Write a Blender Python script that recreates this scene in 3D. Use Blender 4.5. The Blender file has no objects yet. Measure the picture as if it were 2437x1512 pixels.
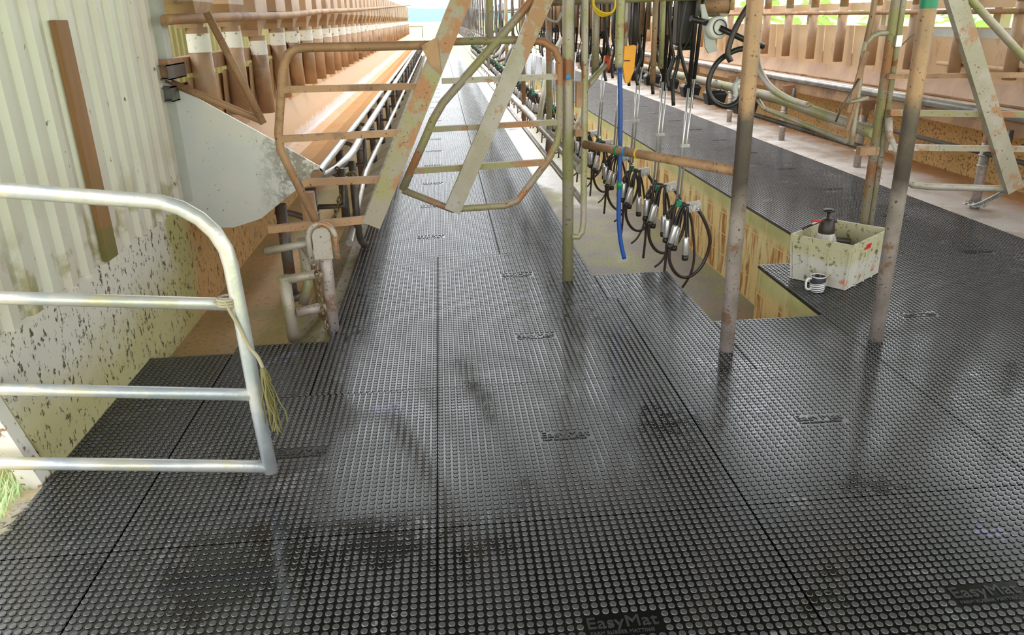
import bpy, math, random
from mathutils import Vector, Matrix
random.seed(7)
C = bpy.context.scene.collection
SC = bpy.context.scene
PI = math.pi

# ------------------------------------------------------------------ camera
FPX = 1843.0
XA = Vector((0.99579104, -0.05418359, 0.07392121))    # world X in camera axes (right, down, forward)
YA = Vector((-0.0884946, -0.3585166, 0.9293194))
ZA = Vector((-0.02385188, -0.93194956, -0.36180257))
cam_d = bpy.data.cameras.new('camera'); cam = bpy.data.objects.new('camera', cam_d); C.objects.link(cam)
cam_d.sensor_width = 36.0; cam_d.lens = FPX / 2437 * 36.0; cam_d.clip_start = 0.05; cam_d.clip_end = 2000
right = Vector((XA.x, YA.x, ZA.x)); up = -Vector((XA.y, YA.y, ZA.y)); back = -Vector((XA.z, YA.z, ZA.z))
M = Matrix((right, up, back)).transposed().to_4x4(); M.translation = Vector((0, 0, 1.5))
cam.matrix_world = M
SC.camera = cam

# ------------------------------------------------------------------ world, light, exposure
w = bpy.data.worlds.new('overcast'); SC.world = w; w.use_nodes = True
nt = w.node_tree; nt.nodes.clear()
bg = nt.nodes.new('ShaderNodeBackground'); out = nt.nodes.new('ShaderNodeOutputWorld')
bg.inputs[0].default_value = (0.93, 0.97, 1.0, 1); bg.inputs[1].default_value = 2.3
nt.links.new(bg.outputs[0], out.inputs[0])
sun_d = bpy.data.lights.new('sun', 'SUN'); sun_d.energy = 0.8; sun_d.angle = 0.6; sun_d.color = (1, 0.97, 0.92)
sun = bpy.data.objects.new('sun', sun_d); C.objects.link(sun); sun.rotation_euler = (math.radians(38), math.radians(-32), 0)
SC.view_settings.view_transform = 'Standard'; SC.view_settings.look = 'None'
SC.view_settings.gamma = 1.0; SC.view_settings.use_curve_mapping = False
SC.view_settings.exposure = 0.62
SC.cycles.max_bounces = 7; SC.cycles.diffuse_bounces = 4; SC.cycles.glossy_bounces = 4
SC.cycles.sample_clamp_indirect = 6.0

# ------------------------------------------------------------------ materials
def s(r, g, b):
    f = lambda c: (c/255/12.92) if c/255 <= 0.04045 else ((c/255+0.055)/1.055)**2.4
    return (f(r), f(g), f(b), 1)

class NT:
    def __init__(self, name):
        self.m = bpy.data.materials.new(name); self.m.use_nodes = True
        self.t = self.m.node_tree; self.t.nodes.clear()
        self.b = self.n('ShaderNodeBsdfPrincipled'); o = self.n('ShaderNodeOutputMaterial')
        self.t.links.new(self.b.outputs[0], o.inputs[0])
        self.g = self.n('ShaderNodeNewGeometry'); self.pos = self.g.outputs['Position']
    def n(self, t, **k):
        x = self.t.nodes.new(t)
        for a, v in k.items(): setattr(x, a, v)
        return x
    def put(self, sock, v):
        if hasattr(v, 'links') or isinstance(v, bpy.types.NodeSocket): self.t.links.new(v, sock)
        else: sock.default_value = v
    def math(self, op, a, b=0.0, c=None):
        x = self.n('ShaderNodeMath', operation=op); self.put(x.inputs[0], a); self.put(x.inputs[1], b)
        if c is not None: self.put(x.inputs[2], c)
        return x.outputs[0]
    def noise(self, scale, detail=3, rough=0.55, vec=None, stretch=None, off=None):
        v = vec or self.pos
        if stretch or off:
            mp = self.n('ShaderNodeMapping'); self.put(mp.inputs[0], v)
            if stretch: mp.inputs['Scale'].default_value = stretch
            if off: mp.inputs['Location'].default_value = off
            v = mp.outputs[0]
        x = self.n('ShaderNodeTexNoise'); self.put(x.inputs['Vector'], v)
        x.inputs['Scale'].default_value = scale; x.inputs['Detail'].default_value = detail; x.inputs['Roughness'].default_value = rough
        return x.outputs[0]
    def step(self, v, lo, hi):
        x = self.n('ShaderNodeMapRange'); self.put(x.inputs[0], v)
        x.inputs[1].default_value = lo; x.inputs[2].default_value = hi; x.clamp = True
        return x.outputs[0]
    def mix(self, f, a, b):
        x = self.n('ShaderNodeMix', data_type='RGBA'); self.put(x.inputs[0], f); self.put(x.inputs[6], a); self.put(x.inputs[7], b)
        return x.outputs[2]
    def sep(self, v=None):
        x = self.n('ShaderNodeSeparateXYZ'); self.put(x.inputs[0], v or self.pos); return x.outputs
    def bump(self, h, strength=0.4, dist=0.01):
        x = self.n('ShaderNodeBump'); self.put(x.inputs['Height'], h); x.inputs['Strength'].default_value = strength
        x.inputs['Distance'].default_value = dist; self.t.links.new(x.outputs[0], self.b.inputs['Normal'])
    def done(self, col, rough=0.6, metal=0.0, spec=None):
        self.put(self.b.inputs['Base Color'], col); self.put(self.b.inputs['Roughness'], rough); self.put(self.b.inputs['Metallic'], metal)
        if spec is not None: self.b.inputs['Specular IOR Level'].default_value = spec
        return self.m

def plain(name, col, rough=0.5, metal=0.0, var=0.12):
    t = NT(name); d = tuple(c*(1-var*2.2) for c in col[:3])+(1,)
    return t.done(t.mix(t.noise(14, 4), col, d), rough, metal)

def weathered(name, base, second, rust, rust_lo=0.52, rust_hi=0.58, rough=0.5, metal=0.25, sc=3.2, spots=True):
    t = NT(name)
    c = t.mix(t.step(t.noise(sc, 4, 0.6), 0.44, 0.56), base, second)
    c = t.mix(t.step(t.noise(sc*1.3, 5, 0.65, off=(3, 7, 1)), rust_lo, rust_hi), c, rust)
    if spots: c = t.mix(t.step(t.noise(75, 2, 0.5, off=(1, 2, 3)), 0.66, 0.72), c, s(80, 62, 45))
    t.bump(t.noise(60, 4), 0.25, 0.004)
    return t.done(c, rough, metal)

MT = {}
MT['galv'] = weathered('galvanised_pipe', s(208, 206, 200), s(180, 186, 190), s(205, 198, 170), 0.5, 0.62, 0.33, 0.45, 4, False)
MT['olive_pipe'] = weathered('algae_stained_pipe', s(178, 166, 150), s(160, 156, 110), s(150, 100, 66), 0.58, 0.63)
MT['post_plain'] = weathered('worn_steel_post', s(186, 168, 150), s(140, 130, 120), s(160, 118, 84), 0.54, 0.64, 0.5, 0.3, 2.6)
MT['rusty_pipe'] = weathered('rusty_brown_pipe', s(180, 140, 104), s(158, 120, 88), s(126, 92, 68), 0.56, 0.68, 0.6, 0.1)
MT['rust_olive'] = weathered('rust_and_algae_steel', s(164, 150, 134), s(158, 150, 106), s(172, 122, 86), 0.5, 0.55, 0.55, 0.15)
MT['grey_flat'] = weathered('grey_painted_flat_bar', s(184, 174, 164), s(170, 160, 140), s(176, 134, 100), 0.55, 0.6, 0.5, 0.2)
MT['dark_pipe'] = weathered('dark_grey_pipe', s(120, 112, 104), s(92, 86, 80), s(110, 74, 54), 0.55, 0.65, 0.45, 0.4)
MT['steel_rail'] = weathered('polished_steel_rail', s(206, 202, 196), s(180, 174, 168), s(160, 140, 120), 0.6, 0.72, 0.28, 0.5)
MT['stainless'] = plain('stainless_steel', s(214, 213, 212), 0.28, 0.65, 0.05)
MT['black_rubber'] = plain('black_hose_rubber', s(44, 40, 38), 0.35)
MT['brown_hose'] = plain('dark_brown_hose_rubber', s(62, 50, 44), 0.35)
MT['dark_plastic'] = plain('dark_brown_plastic', s(60, 48, 42), 0.45)
MT['clear_plastic'] = plain('milky_claw_plastic', s(205, 198, 188), 0.2)
MT['green_plastic'] = plain('green_plastic', s(18, 140, 100), 0.4)
MT['blue_hose'] = plain('blue_hose', s(38, 84, 165), 0.35)
MT['blue_tape'] = plain('light_blue_tape', s(40, 150, 215), 0.4)
MT['yellow'] = plain('yellow_plastic', s(240, 200, 40), 0.4)
MT['orange'] = plain('orange_plastic', s(250, 165, 20), 0.4)
MT['red'] = plain('red_plastic', s(225, 60, 55), 0.4)
MT['redorange'] = plain('red_orange_plastic', s(240, 95, 50), 0.4)
MT['white'] = plain('white_plastic', s(232, 230, 226), 0.4, 0, 0.05)
MT['grey_plastic'] = plain('grey_plastic', s(200, 202, 196), 0.45)
MT['twine'] = plain('dirty_twine', s(168, 158, 128), 0.8)
MT['twine_green'] = plain('mossy_twine', s(120, 112, 66), 0.85)
MT['chain'] = weathered('rusty_chain', s(128, 112, 84), s(150, 142, 110), s(96, 62, 40), 0.5, 0.6, 0.5, 0.6, 9, False)
MT['tube_brown'] = weathered('brown_feed_tube', s(184, 150, 116), s(162, 130, 102), s(120, 100, 86), 0.6, 0.7, 0.45, 0.0, 2.2, False)
def zoned_post():
    t = NT('zoned_worn_post'); x, y, z = t.sep()
    zn = t.math('ADD', z, t.math('MULTIPLY', t.noise(5, 3, off=(1, 5, 2)), 0.25))
    lo = t.mix(t.step(t.noise(7, 4, 0.6), 0.42, 0.58), s(180, 164, 156), s(156, 144, 134))
    lo = t.mix(t.step(t.noise(9, 5, 0.65, off=(3, 7, 1)), 0.58, 0.66), lo, s(150, 120, 98))
    mid = t.mix(t.step(t.noise(7, 4, 0.6, off=(8, 1, 1)), 0.42, 0.58), s(86, 76, 70), s(104, 90, 78))
    hi = t.mix(t.step(t.noise(4, 4, 0.6, off=(2, 1, 6)), 0.44, 0.58), s(176, 138, 104), s(158, 128, 98))
    c = t.mix(t.step(zn, 0.78, 0.90), lo, mid); c = t.mix(t.step(zn, 1.18, 1.26), c, hi)
    c = t.mix(t.step(t.noise(75, 2, 0.5, off=(1, 2, 3)), 0.64, 0.70), c, s(90, 74, 58))
    t.bump(t.noise(60, 4), 0.25, 0.004)
    return t.done(c, 0.5, 0.25)
MT['post'] = zoned_post()
MT['tan_board'] = None
MT['black_edge'] = plain('black_rubber_edge', s(36, 35, 35), 0.5)

def label_mat():
    t = NT('white_stained_label')
    c = t.mix(t.step(t.noise(30, 3), 0.6, 0.66), s(232, 228, 216), s(150, 120, 90)); return t.done(c, 0.5)
MT['label'] = label_mat()

def rubber():
    t = NT('black_studded_rubber')
    x, y, z = t.sep()
    low = t.step(z, -0.0012, -0.0034)                       # 1 in the gaps between the studs
    sn = t.n('ShaderNodeVectorMath', operation='SNAP'); t.put(sn.inputs[0], t.pos); sn.inputs[1].default_value = (0.0256, 0.0256, 9)
    wn = t.n('ShaderNodeTexWhiteNoise'); t.put(wn.inputs[0], sn.outputs[0]); cell = wn.outputs[0]
    big = t.noise(1.1, 3, 0.6)
    worn = t.step(t.math('ADD', t.noise(3.3, 4, 0.6, off=(4, 9, 0)), t.math('MULTIPLY', cell, 0.16)), 0.74, 0.79)
    wetst = t.step(t.math('ADD', t.noise(1.6, 4, 0.6, off=(11, 2, 0)), t.math('MULTIPLY', cell, 0.12)), 0.66, 0.69)
    stud = t.mix(t.noise(3.5, 4), s(72, 72, 71), s(54, 54, 54))
    stud = t.mix(wetst, stud, s(22, 22, 22))
    stud = t.mix(worn, stud, s(112, 112, 112))
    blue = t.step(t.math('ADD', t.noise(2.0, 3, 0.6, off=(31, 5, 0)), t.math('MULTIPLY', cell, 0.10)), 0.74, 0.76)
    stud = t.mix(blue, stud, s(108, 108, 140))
    gap = t.mix(t.noise(5, 3), s(11, 11, 11), s(20, 20, 19))
    col = t.mix(low, stud, gap)
    mud = t.math('MULTIPLY', t.step(t.noise(5.5, 5, 0.7, off=(2, 40, 0)), 0.66, 0.72), 0.75)
    col = t.mix(mud, col, s(12, 12, 12))
    rs = t.mix(wetst, (0.3, 0.3, 0.3, 1), (0.12, 0.12, 0.12, 1))
    wetfar = t.step(t.math('ADD', y, t.math('MULTIPLY', t.noise(0.9, 4, 0.6, off=(7, 0, 0)), 4)), 6.0, 8.0)
    rs = t.mix(wetfar, rs, (0.17, 0.17, 0.17, 1))
    rgap = t.mix(t.step(big, 0.40, 0.60), (0.11, 0.11, 0.11, 1), (0.2, 0.2, 0.2, 1))
    r = t.mix(low, rs, rgap)
    t.bump(t.noise(140, 3), 0.05, 0.002)
    return t.done(col, r, 0.0, 0.8)
MT['rubber'] = rubber()
MT['letter_rubber'] = plain('smooth_black_lettering_rubber', s(52, 52, 52), 0.25)

def concrete(name, c1, c2, sp, scale=2.5, speck=0.58, rough=0.75, bumpd=0.006, s2=38):
    t = NT(name)
    c = t.mix(t.step(t.noise(scale, 5, 0.62), 0.38, 0.62), c1, c2)
    c = t.mix(t.step(t.noise(s2, 4, 0.7, off=(5, 1, 2)), speck, speck+0.07), c, sp)
    t.bump(t.noise(30, 6, 0.7), 0.5, bumpd)
    return t.done(c, rough)
MT['out_conc'] = concrete('bright_yard_concrete', s(214, 190, 150), s(190, 178, 150), s(150, 140, 110))
MT['gutter'] = concrete('brown_green_gutter', s(196, 158, 114), s(156, 146, 96), s(160, 122, 86), 1.3, 0.56, 0.55)
MT['kerb'] = concrete('grey_kerb', s(168, 158, 146), s(140, 134, 96), s(90, 84, 70), 3.0, 0.55, 0.7)
MT['near_slab'] = concrete('dark_wet_concrete', s(112, 104, 96), s(96, 92, 80), s(60, 56, 50))

def pit_floor():
    t = NT('pit_floor_concrete'); x, y, z = t.sep()
    c = t.mix(t.step(t.noise(1.6, 5, 0.6), 0.42, 0.58), s(118, 108, 98), s(130, 124, 78))
    nearb = t.math('MULTIPLY', t.step(y, 6.1, 5.2), t.step(x, 1.2, 1.7))
    c = t.mix(nearb, c, t.mix(t.step(t.noise(2.5, 4), 0.4, 0.6), s(150, 106, 66), s(104, 88, 50)))
    c = t.mix(t.step(t.noise(40, 4, 0.7), 0.54, 0.60), c, s(104, 96, 80))
    r = t.mix(t.step(t.math('ADD', t.noise(1.4, 4), t.math('MULTIPLY', t.step(y, 8.5, 12), 0.35)), 0.60, 0.78), (0.6, 0.6, 0.6, 1), (0.08, 0.08, 0.08, 1))
    t.bump(t.noise(22, 5, 0.7), 0.35, 0.006)
    return t.done(c, r)
MT['pit_floor'] = pit_floor()

def right_floor():
    t = NT('pale_standing_concrete'); x, y, z = t.sep()
    c = t.mix(t.step(t.noise(1.5, 5, 0.6), 0.4, 0.6), s(228, 220, 212), s(206, 194, 184))
    edge = t.step(t.math('ADD', x, t.math('MULTIPLY', t.noise(2.0, 4, 0.6), 0.5)), 4.62, 4.98)
    c = t.mix(edge, c, s(158, 114, 74))
    c = t.mix(t.step(t.noise(60, 3), 0.64, 0.7), c, s(150, 134, 118))
    t.bump(t.noise(45, 4), 0.3, 0.004)
    return t.done(c, t.step(t.noise(2.2, 4), 0.3, 0.9))
MT['right_floor'] = right_floor()

def left_wall():
    t = NT('splashed_concrete_wall'); x, y, z = t.sep()
    c = t.mix(t.step(t.math('ADD', z, t.math('MULTIPLY', t.noise(2.2, 4, 0.6), 0.5)), 0.62, 0.42), s(214, 208, 194), s(190, 182, 132))
    far = t.step(t.math('ADD', y, t.math('MULTIPLY', t.noise(3.5, 4, 0.6), 0.5)), 4.62, 4.75)
    far2 = t.step(t.math('ADD', y, t.math('MULTIPLY', t.noise(3.5, 4, 0.6, off=(9, 1, 1)), 0.5)), 4.32, 4.42)
    c = t.mix(far2, c, s(184, 174, 116))
    c = t.mix(far, c, t.mix(t.noise(6, 4), s(214, 168, 110), s(186, 148, 92)))
    c = t.mix(t.step(t.noise(34, 4, 0.75, stretch=(1, 1, 0.6)), 0.565, 0.61), c, s(84, 74, 48))
    t.bump(t.noise(50, 6, 0.7), 0.5, 0.006)
    return t.done(c, 0.75)
MT['left_wall'] = left_wall()

def corrugated(name, a, b, alg):
    t = NT(name); x, y, z = t.sep()
    c = t.mix(t.step(t.noise(1.2, 4), 0.42, 0.58), a, b)
    low = t.math('MULTIPLY', t.step(z, 0.95, 0.6), t.step(t.noise(7, 4), 0.5, 0.6))
    c = t.mix(low, c, alg)
    c = t.mix(t.step(t.noise(26, 4, 0.7, stretch=(1, 1, 0.45)), 0.665, 0.70), c, s(96, 84, 66))
    t.bump(t.noise(12, 3), 0.1, 0.005)
    return t.done(c, 0.45, 0.1)
MT['corr'] = corrugated('pale_corrugated_steel', s(218, 216, 200), s(212, 202, 188), s(160, 150, 104))
MT['corr_out'] = corrugated('yellow_green_corrugated_steel', s(196, 190, 132), s(176, 176, 116), s(150, 140, 90))

def wood():
    t = NT('brown_stained_timber')
    c = t.mix(t.noise(9, 5, 0.6, stretch=(3, 3, 0.25)), s(168, 122, 78), s(124, 90, 56)); x, y, z = t.sep()
    c = t.mix(t.math('MULTIPLY', t.step(z, 1.0, 0.6), t.step(t.noise(7, 4), 0.42, 0.52)), c, s(112, 104, 54))
    t.bump(t.noise(30, 4, 0.6, stretch=(3, 3, 0.2)), 0.5, 0.004)
    return t.done(c, 0.7)
MT['wood'] = wood()

def tan(name, a, b, dark, wetlo=0.6):
    t = NT(name)
    c = t.mix(t.step(t.noise(1.9, 5, 0.6), 0.4, 0.6), a, b)
    c = t.mix(t.step(t.noise(6, 5, 0.7, stretch=(1, 1, 0.4)), 0.60, 0.70), c, dark)
    c = t.mix(t.step(t.noise(60, 3, 0.6), 0.68, 0.74), c, s(110, 72, 44))
    t.bump(t.noise(35, 5), 0.3, 0.004)
    return t.done(c, 0.5)
MT['tan_board'] = tan('tan_stained_panel', s(204, 176, 140), s(202, 166, 124), s(184, 142, 102))
MT['brown_board'] = tan('brown_stained_panel', s(184, 150, 116), s(166, 130, 98), s(150, 112, 84))
MT['ochre'] = None
def ochre():
    t = NT('ochre_splashed_concrete')
    c = t.mix(t.step(t.noise(2.5, 5, 0.6), 0.4, 0.6), s(212, 170, 108), s(196, 160, 98))
    c = t.mix(t.step(t.noise(36, 4, 0.75), 0.55, 0.60), c, s(104, 72, 40))
    t.bump(t.noise(50, 5, 0.7), 0.5, 0.006)
    return t.done(c, 0.7)
MT['ochre'] = ochre()

def blocks():
    t = NT('stained_block_wall'); x, y, z = t.sep()
    yy = t.math('ADD', y, 0.0)
    row = t.math('FLOOR', t.math('DIVIDE', t.math('ADD', z, 0.75), 0.19))
    fz = t.math('FRACT', t.math('DIVIDE', t.math('ADD', z, 0.75), 0.19))
    fy = t.math('FRACT', t.math('ADD', t.math('DIVIDE', yy, 0.39), t.math('MULTIPLY', row, 0.5)))
    jz = t.math('LESS_THAN', fz, 0.055); jy = t.math('LESS_THAN', fy, 0.028)
    j = t.math('MAXIMUM', jz, jy)
    base = t.mix(t.step(t.noise(1.8, 4), 0.42, 0.58), s(232, 214, 158), s(236, 204, 138))
    st = t.step(t.noise(7.5, 5, 0.7, stretch=(1, 1.4, 0.22)), 0.49, 0.60)
    top = t.step(z, -0.10, -0.17)
    base = t.mix(t.math('MULTIPLY', st, top), base, t.mix(t.noise(5, 3), s(196, 124, 48), s(150, 92, 44)))
    base = t.mix(t.math('MULTIPLY', t.step(t.noise(6, 4, 0.7, off=(3, 3, 3), stretch=(1, 1, 0.35)), 0.62, 0.7), top), base, s(96, 70, 34))
    capc = t.mix(t.step(t.noise(3, 4), 0.4, 0.6), s(204, 196, 138), s(184, 178, 118))
    base = t.mix(top, capc, base)
    c = t.mix(j, base, s(224, 200, 140))
    t.bump(t.math('SUBTRACT', t.noise(30, 4), j), 0.4, 0.004)
    return t.done(c, 0.6)
MT['blocks'] = blocks()

def tray():
    t = NT('orange_feed_tray'); x, y, z = t.sep()
    c = t.mix(t.step(t.noise(1.7, 4), 0.4, 0.6), s(212, 168, 110), s(214, 156, 88))
    c = t.mix(t.step(t.noise(9, 5, 0.7, stretch=(1, 4, 1)), 0.56, 0.66), c, s(172, 118, 68))
    wall = t.step(x, -1.30, -1.34); c = t.mix(wall, c, s(202, 162, 116))
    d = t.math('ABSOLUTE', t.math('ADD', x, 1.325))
    wet_glare = t.math('MULTIPLY', t.step(t.math('ADD', d, t.math('MULTIPLY', t.noise(13, 3), 0.05)), 0.058, 0.042),
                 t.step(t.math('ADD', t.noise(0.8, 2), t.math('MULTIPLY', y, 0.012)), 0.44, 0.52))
    wet_glare = t.math('MULTIPLY', wet_glare, t.step(y, 6.5, 8.5))
    c = t.mix(wet_glare, c, s(226, 220, 222))  # wet reflection along the tray bottom, painted in as jagged white
    t.bump(t.noise(20, 5, 0.7, stretch=(1, 3, 1)), 0.5, 0.01)
    return t.done(c, t.mix(wet_glare, (0.45, 0.45, 0.45, 1), (0.15, 0.15, 0.15, 1)))
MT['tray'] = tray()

def plate():
    t = NT('grey_splashed_sheet_steel'); x, y, z = t.sep()
    c = t.mix(t.step(t.noise(2.5, 4), 0.4, 0.6), s(224, 221, 216), s(212, 214, 216))
    dirt = t.math('MULTIPLY', t.step(x, -1.08, -0.92), t.step(t.noise(20, 5, 0.75), 0.42, 0.56))
    c = t.mix(t.math('MULTIPLY', dirt, 0.75), c, s(120, 106, 90))
    c = t.mix(t.step(t.noise(38, 4, 0.7), 0.66, 0.70), c, s(110, 96, 80))
    return t.done(c, 0.4, 0.35)
MT['plate'] = plate()

def crate_m():
    t = NT('dirty_cream_crate'); x, y, z = t.sep()
    c = t.mix(t.step(t.math('ADD', z, t.math('MULTIPLY', t.noise(9, 3), 0.12)), 0.2, 0.24), s(206, 202, 188), s(198, 192, 156))
    c = t.mix(t.step(t.noise(26, 5, 0.7), 0.57, 0.63), c, s(120, 112, 66))
    c = t.mix(t.math('MULTIPLY', t.step(t.noise(13, 3, off=(2, 2, 8)), 0.60, 0.68), t.step(z, 0.12, 0.06)), c, s(214, 136, 104))
    return t.done(c, 0.5)
MT['crate'] = crate_m()

def mug_m():
    t = NT('striped_mug_glaze')
    tc = t.n('ShaderNodeTexCoord'); x, y, z = t.sep(tc.outputs['Object'])
    zz = t.math('ADD', z, t.math('MULTIPLY', x, -0.22))
    zz = t.math('ADD', zz, t.math('MULTIPLY', t.math('SINE', t.math('MULTIPLY', x, 55)), 0.0025))
    band = t.math('MULTIPLY', t.math('GREATER_THAN', zz, 0.058), t.math('LESS_THAN', z, 0.090))
    st = t.math('MULTIPLY', t.math('LESS_THAN', t.math('FRACT', t.math('DIVIDE', zz, 0.0125)), 0.36), t.math('LESS_THAN', zz, 0.056))
    k = t.math('MAXIMUM', band, st)
    return t.done(t.mix(k, s(236, 234, 230), s(62, 62, 66)), 0.15)
MT['mug'] = mug_m()

def grass_m(name, a, b):
    t = NT(name); return t.done(t.mix(t.noise(0.9, 5, 0.7), a, b), 0.9)
MT['grass'] = grass_m('pale_meadow_grass', s(196, 206, 130), s(176, 190, 110))
MT['leaf'] = grass_m('bright_green_leaves', s(214, 226, 184), s(160, 196, 118))
MT['hill'] = grass_m('distant_blue_hills', s(112, 150, 160), s(96, 134, 156))
MT['roof'] = plain('dull_roof_sheet', s(66, 63, 60), 0.6)

# ------------------------------------------------------------------ mesh helpers
class MB:
    def __init__(self): self.v = []; self.f = []; self.sm = []
    def add(self, v, f, smooth=False):
        o = len(self.v); self.v += [tuple(p) for p in v]; self.f += [tuple(i+o for i in q) for q in f]; self.sm += [smooth]*len(f)
        return self
    def box(self, c, d, rz=0.0, rx=0.0, ry=0.0):
        R = Matrix.Rotation(rz, 3, 'Z') @ Matrix.Rotation(ry, 3, 'Y') @ Matrix.Rotation(rx, 3, 'X')
        vs = [Vector(c) + R @ Vector((sx*d[0]/2, sy*d[1]/2, sz*d[2]/2)) for sz in (-1, 1) for sy in (-1, 1) for sx in (-1, 1)]
        return self.add(vs, [(0, 2, 3, 1), (4, 5, 7, 6), (0, 1, 5, 4), (2, 6, 7, 3), (0, 4, 6, 2), (1, 3, 7, 5)])
    def bb(self, a, b):
        return self.box([(a[i]+b[i])/2 for i in range(3)], [abs(b[i]-a[i]) for i in range(3)])
    def tube(self, pts, r, n=10, caps=True, rect=None):
        P = [Vector(p) for p in pts]; m = len(P)
        rr = r if isinstance(r, (list, tuple)) else [r]*m
        T = []
        for i in range(m):
            if i == 0: t = P[1]-P[0]
            elif i == m-1: t = P[-1]-P[-2]
            else: t = (P[i+1]-P[i]).normalized() + (P[i]-P[i-1]).normalized()
            T.append(t.normalized())
        a = Vector((0, 0, 1)) if abs(T[0].z) < 0.9 else Vector((0, 1, 0))
        N = (a - T[0]*a.dot(T[0])).normalized(); V = []
        for i in range(m):
            N = (N - T[i]*N.dot(T[i])).normalized(); B = T[i].cross(N)
            k = 1.0
            if 0 < i < m-1:
                cs = max(0.5, (P[i+1]-P[i]).normalized().dot(T[i])); k = 1.0
            if rect:
                for sx, sy in ((-1, -1), (1, -1), (1, 1), (-1, 1)): V.append(P[i] + B*sx*rect[0]/2 + N*sy*rect[1]/2)
            else:
                for j in range(n): V.append(P[i] + (N*math.cos(2*PI*j/n) + B*math.sin(2*PI*j/n))*rr[i]*k)
        nn = 4 if rect else n; F = []
        for i in range(m-1):
            for j in range(nn):
                F.append((i*nn+j, i*nn+(j+1) % nn, (i+1)*nn+(j+1) % nn, (i+1)*nn+j))
        self.add(V, F, not rect)
        if caps:
            o = len(self.v)-len(V)
            self.f.append(tuple(o+j for j in reversed(range(nn)))); self.sm.append(False)
            self.f.append(tuple(o+(m-1)*nn+j for j in range(nn))); self.sm.append(False)
        return self
    def lathe(self, c, prof, n=24, axis=None, smooth=True):
        R = Matrix.Identity(3)
        if axis is not None: R = Vector((0, 0, 1)).rotation_difference(Vector(axis)).to_matrix()
        V = [Vector(c) + R @ Vector((r*math.cos(2*PI*j/n), r*math.sin(2*PI*j/n), z)) for r, z in prof for j in range(n)]
        F = [(i*n+j, i*n+(j+1) % n, (i+1)*n+(j+1) % n, (i+1)*n+j) for i in range(len(prof)-1) for j in range(n)]
        return self.add(V, F, smooth)
    def prism(self, prof, a, b, plane='xz'):
        # closed 2-D outline extruded between a and b along the missing axis
        n = len(prof)
        def p(q, t):
            return (q[0], t, q[1]) if plane == 'xz' else ((t, q[0], q[1]) if plane == 'yz' else (q[0], q[1], t))
        V = [p(q, a) for q in prof] + [p(q, b) for q in prof]
        F = [(j, (j+1) % n, (j+1) % n+n, j+n) for j in range(n)] + [tuple(reversed(range(n))), tuple(range(n, 2*n))]
        return self.add(V, F)
    def build(self, name, mat, parent=None, bevel=0):
        me = bpy.data.meshes.new(name); me.from_pydata(self.v, [], self.f)
        me.polygons.foreach_set('use_smooth', self.sm); me.validate(); me.update()
        me.materials.append(MT[mat] if isinstance(mat, str) else mat)
        o = bpy.data.objects.new(name, me); C.objects.link(o)
        if parent: o.parent = parent
        if bevel:
            b = o.modifiers.new('bevel', 'BEVEL'); b.width = bevel; b.segments = 2; b.limit_method = 'ANGLE'
        import bmesh
        bm = bmesh.new(); bm.from_mesh(me); bmesh.ops.recalc_face_normals(bm, faces=bm.faces); bm.to_mesh(me); bm.free()
        return o

def tag(o, label=None, cat=None, group=None, kind=None):
    if label: o['label'] = label
    if cat: o['category'] = cat
    if group: o['group'] = group
    if kind: o['kind'] = kind
    return o
def empty(name, loc=(0, 0, 0)):
    o = bpy.data.objects.new(name, None); o.location = loc; o.empty_display_size = 0.05; C.objects.link(o); return o
def struct(o, label=None): return tag(o, label, None, None, 'structure')
def copy_tree(o, parent=None):
    c = o.copy(); C.objects.link(c); c.parent = parent
    for ch in list(o.children): copy_tree(ch, c)
    return c
def arc(c, r, a0, a1, n=8, plane='xz', y=0.0):
    P = []
    for i in range(n+1):
        a = math.radians(a0+(a1-a0)*i/n); u = c[0]+r*math.cos(a); v = c[1]+r*math.sin(a)
        P.append((u, y, v) if plane == 'xz' else ((y, u, v) if plane == 'yz' else (u, v, y)))
    return P
def smooth_path(pts, k=6):
    P = [Vector(p) for p in pts]; out = []
    Q = [P[0]*2-P[1]] + P + [P[-1]*2-P[-2]]
    for i in range(1, len(Q)-2):
        a, b, c, d = Q[i-1:i+3]
        for j in range(k):
            t = j/k
            out.append(0.5*((2*b)+(c-a)*t+(2*a-5*b+4*c-d)*t*t+(3*b-a-3*c+d)*t*t*t))
    out.append(P[-1]); return out
def xz(y, *pts): return [(p[0], y, p[1]) for p in pts]
def chain(mb, pts, link=0.028, r=0.0035):
    P = smooth_path(pts, 8); L = 0; prev = P[0]; k = 0; acc = 0
    for p in P[1:]:
        seg = (p-prev).length; d = (p-prev).normalized() if seg > 1e-6 else Vector((0, 0, 1)); t = 0
        while acc + (seg-t) >= link*0.72:
            t += link*0.72-acc; acc = 0; c = prev+d*t
            a = Vector((0, 0, 1)) if abs(d.z) < 0.8 else Vector((1, 0, 0))
            n1 = d.cross(a).normalized(); n2 = d.cross(n1)
            nn = n1 if k % 2 else n2; k += 1
            ring = [c + d*math.cos(q*PI/5)*link*0.5 + nn*math.sin(q*PI/5)*link*0.3 for q in range(10)]
            mb.tube(ring+[ring[0]], r, 5, False)
        acc += seg-t; prev = p
    return mb

YF = 38.0     # far end of the shed
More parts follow.
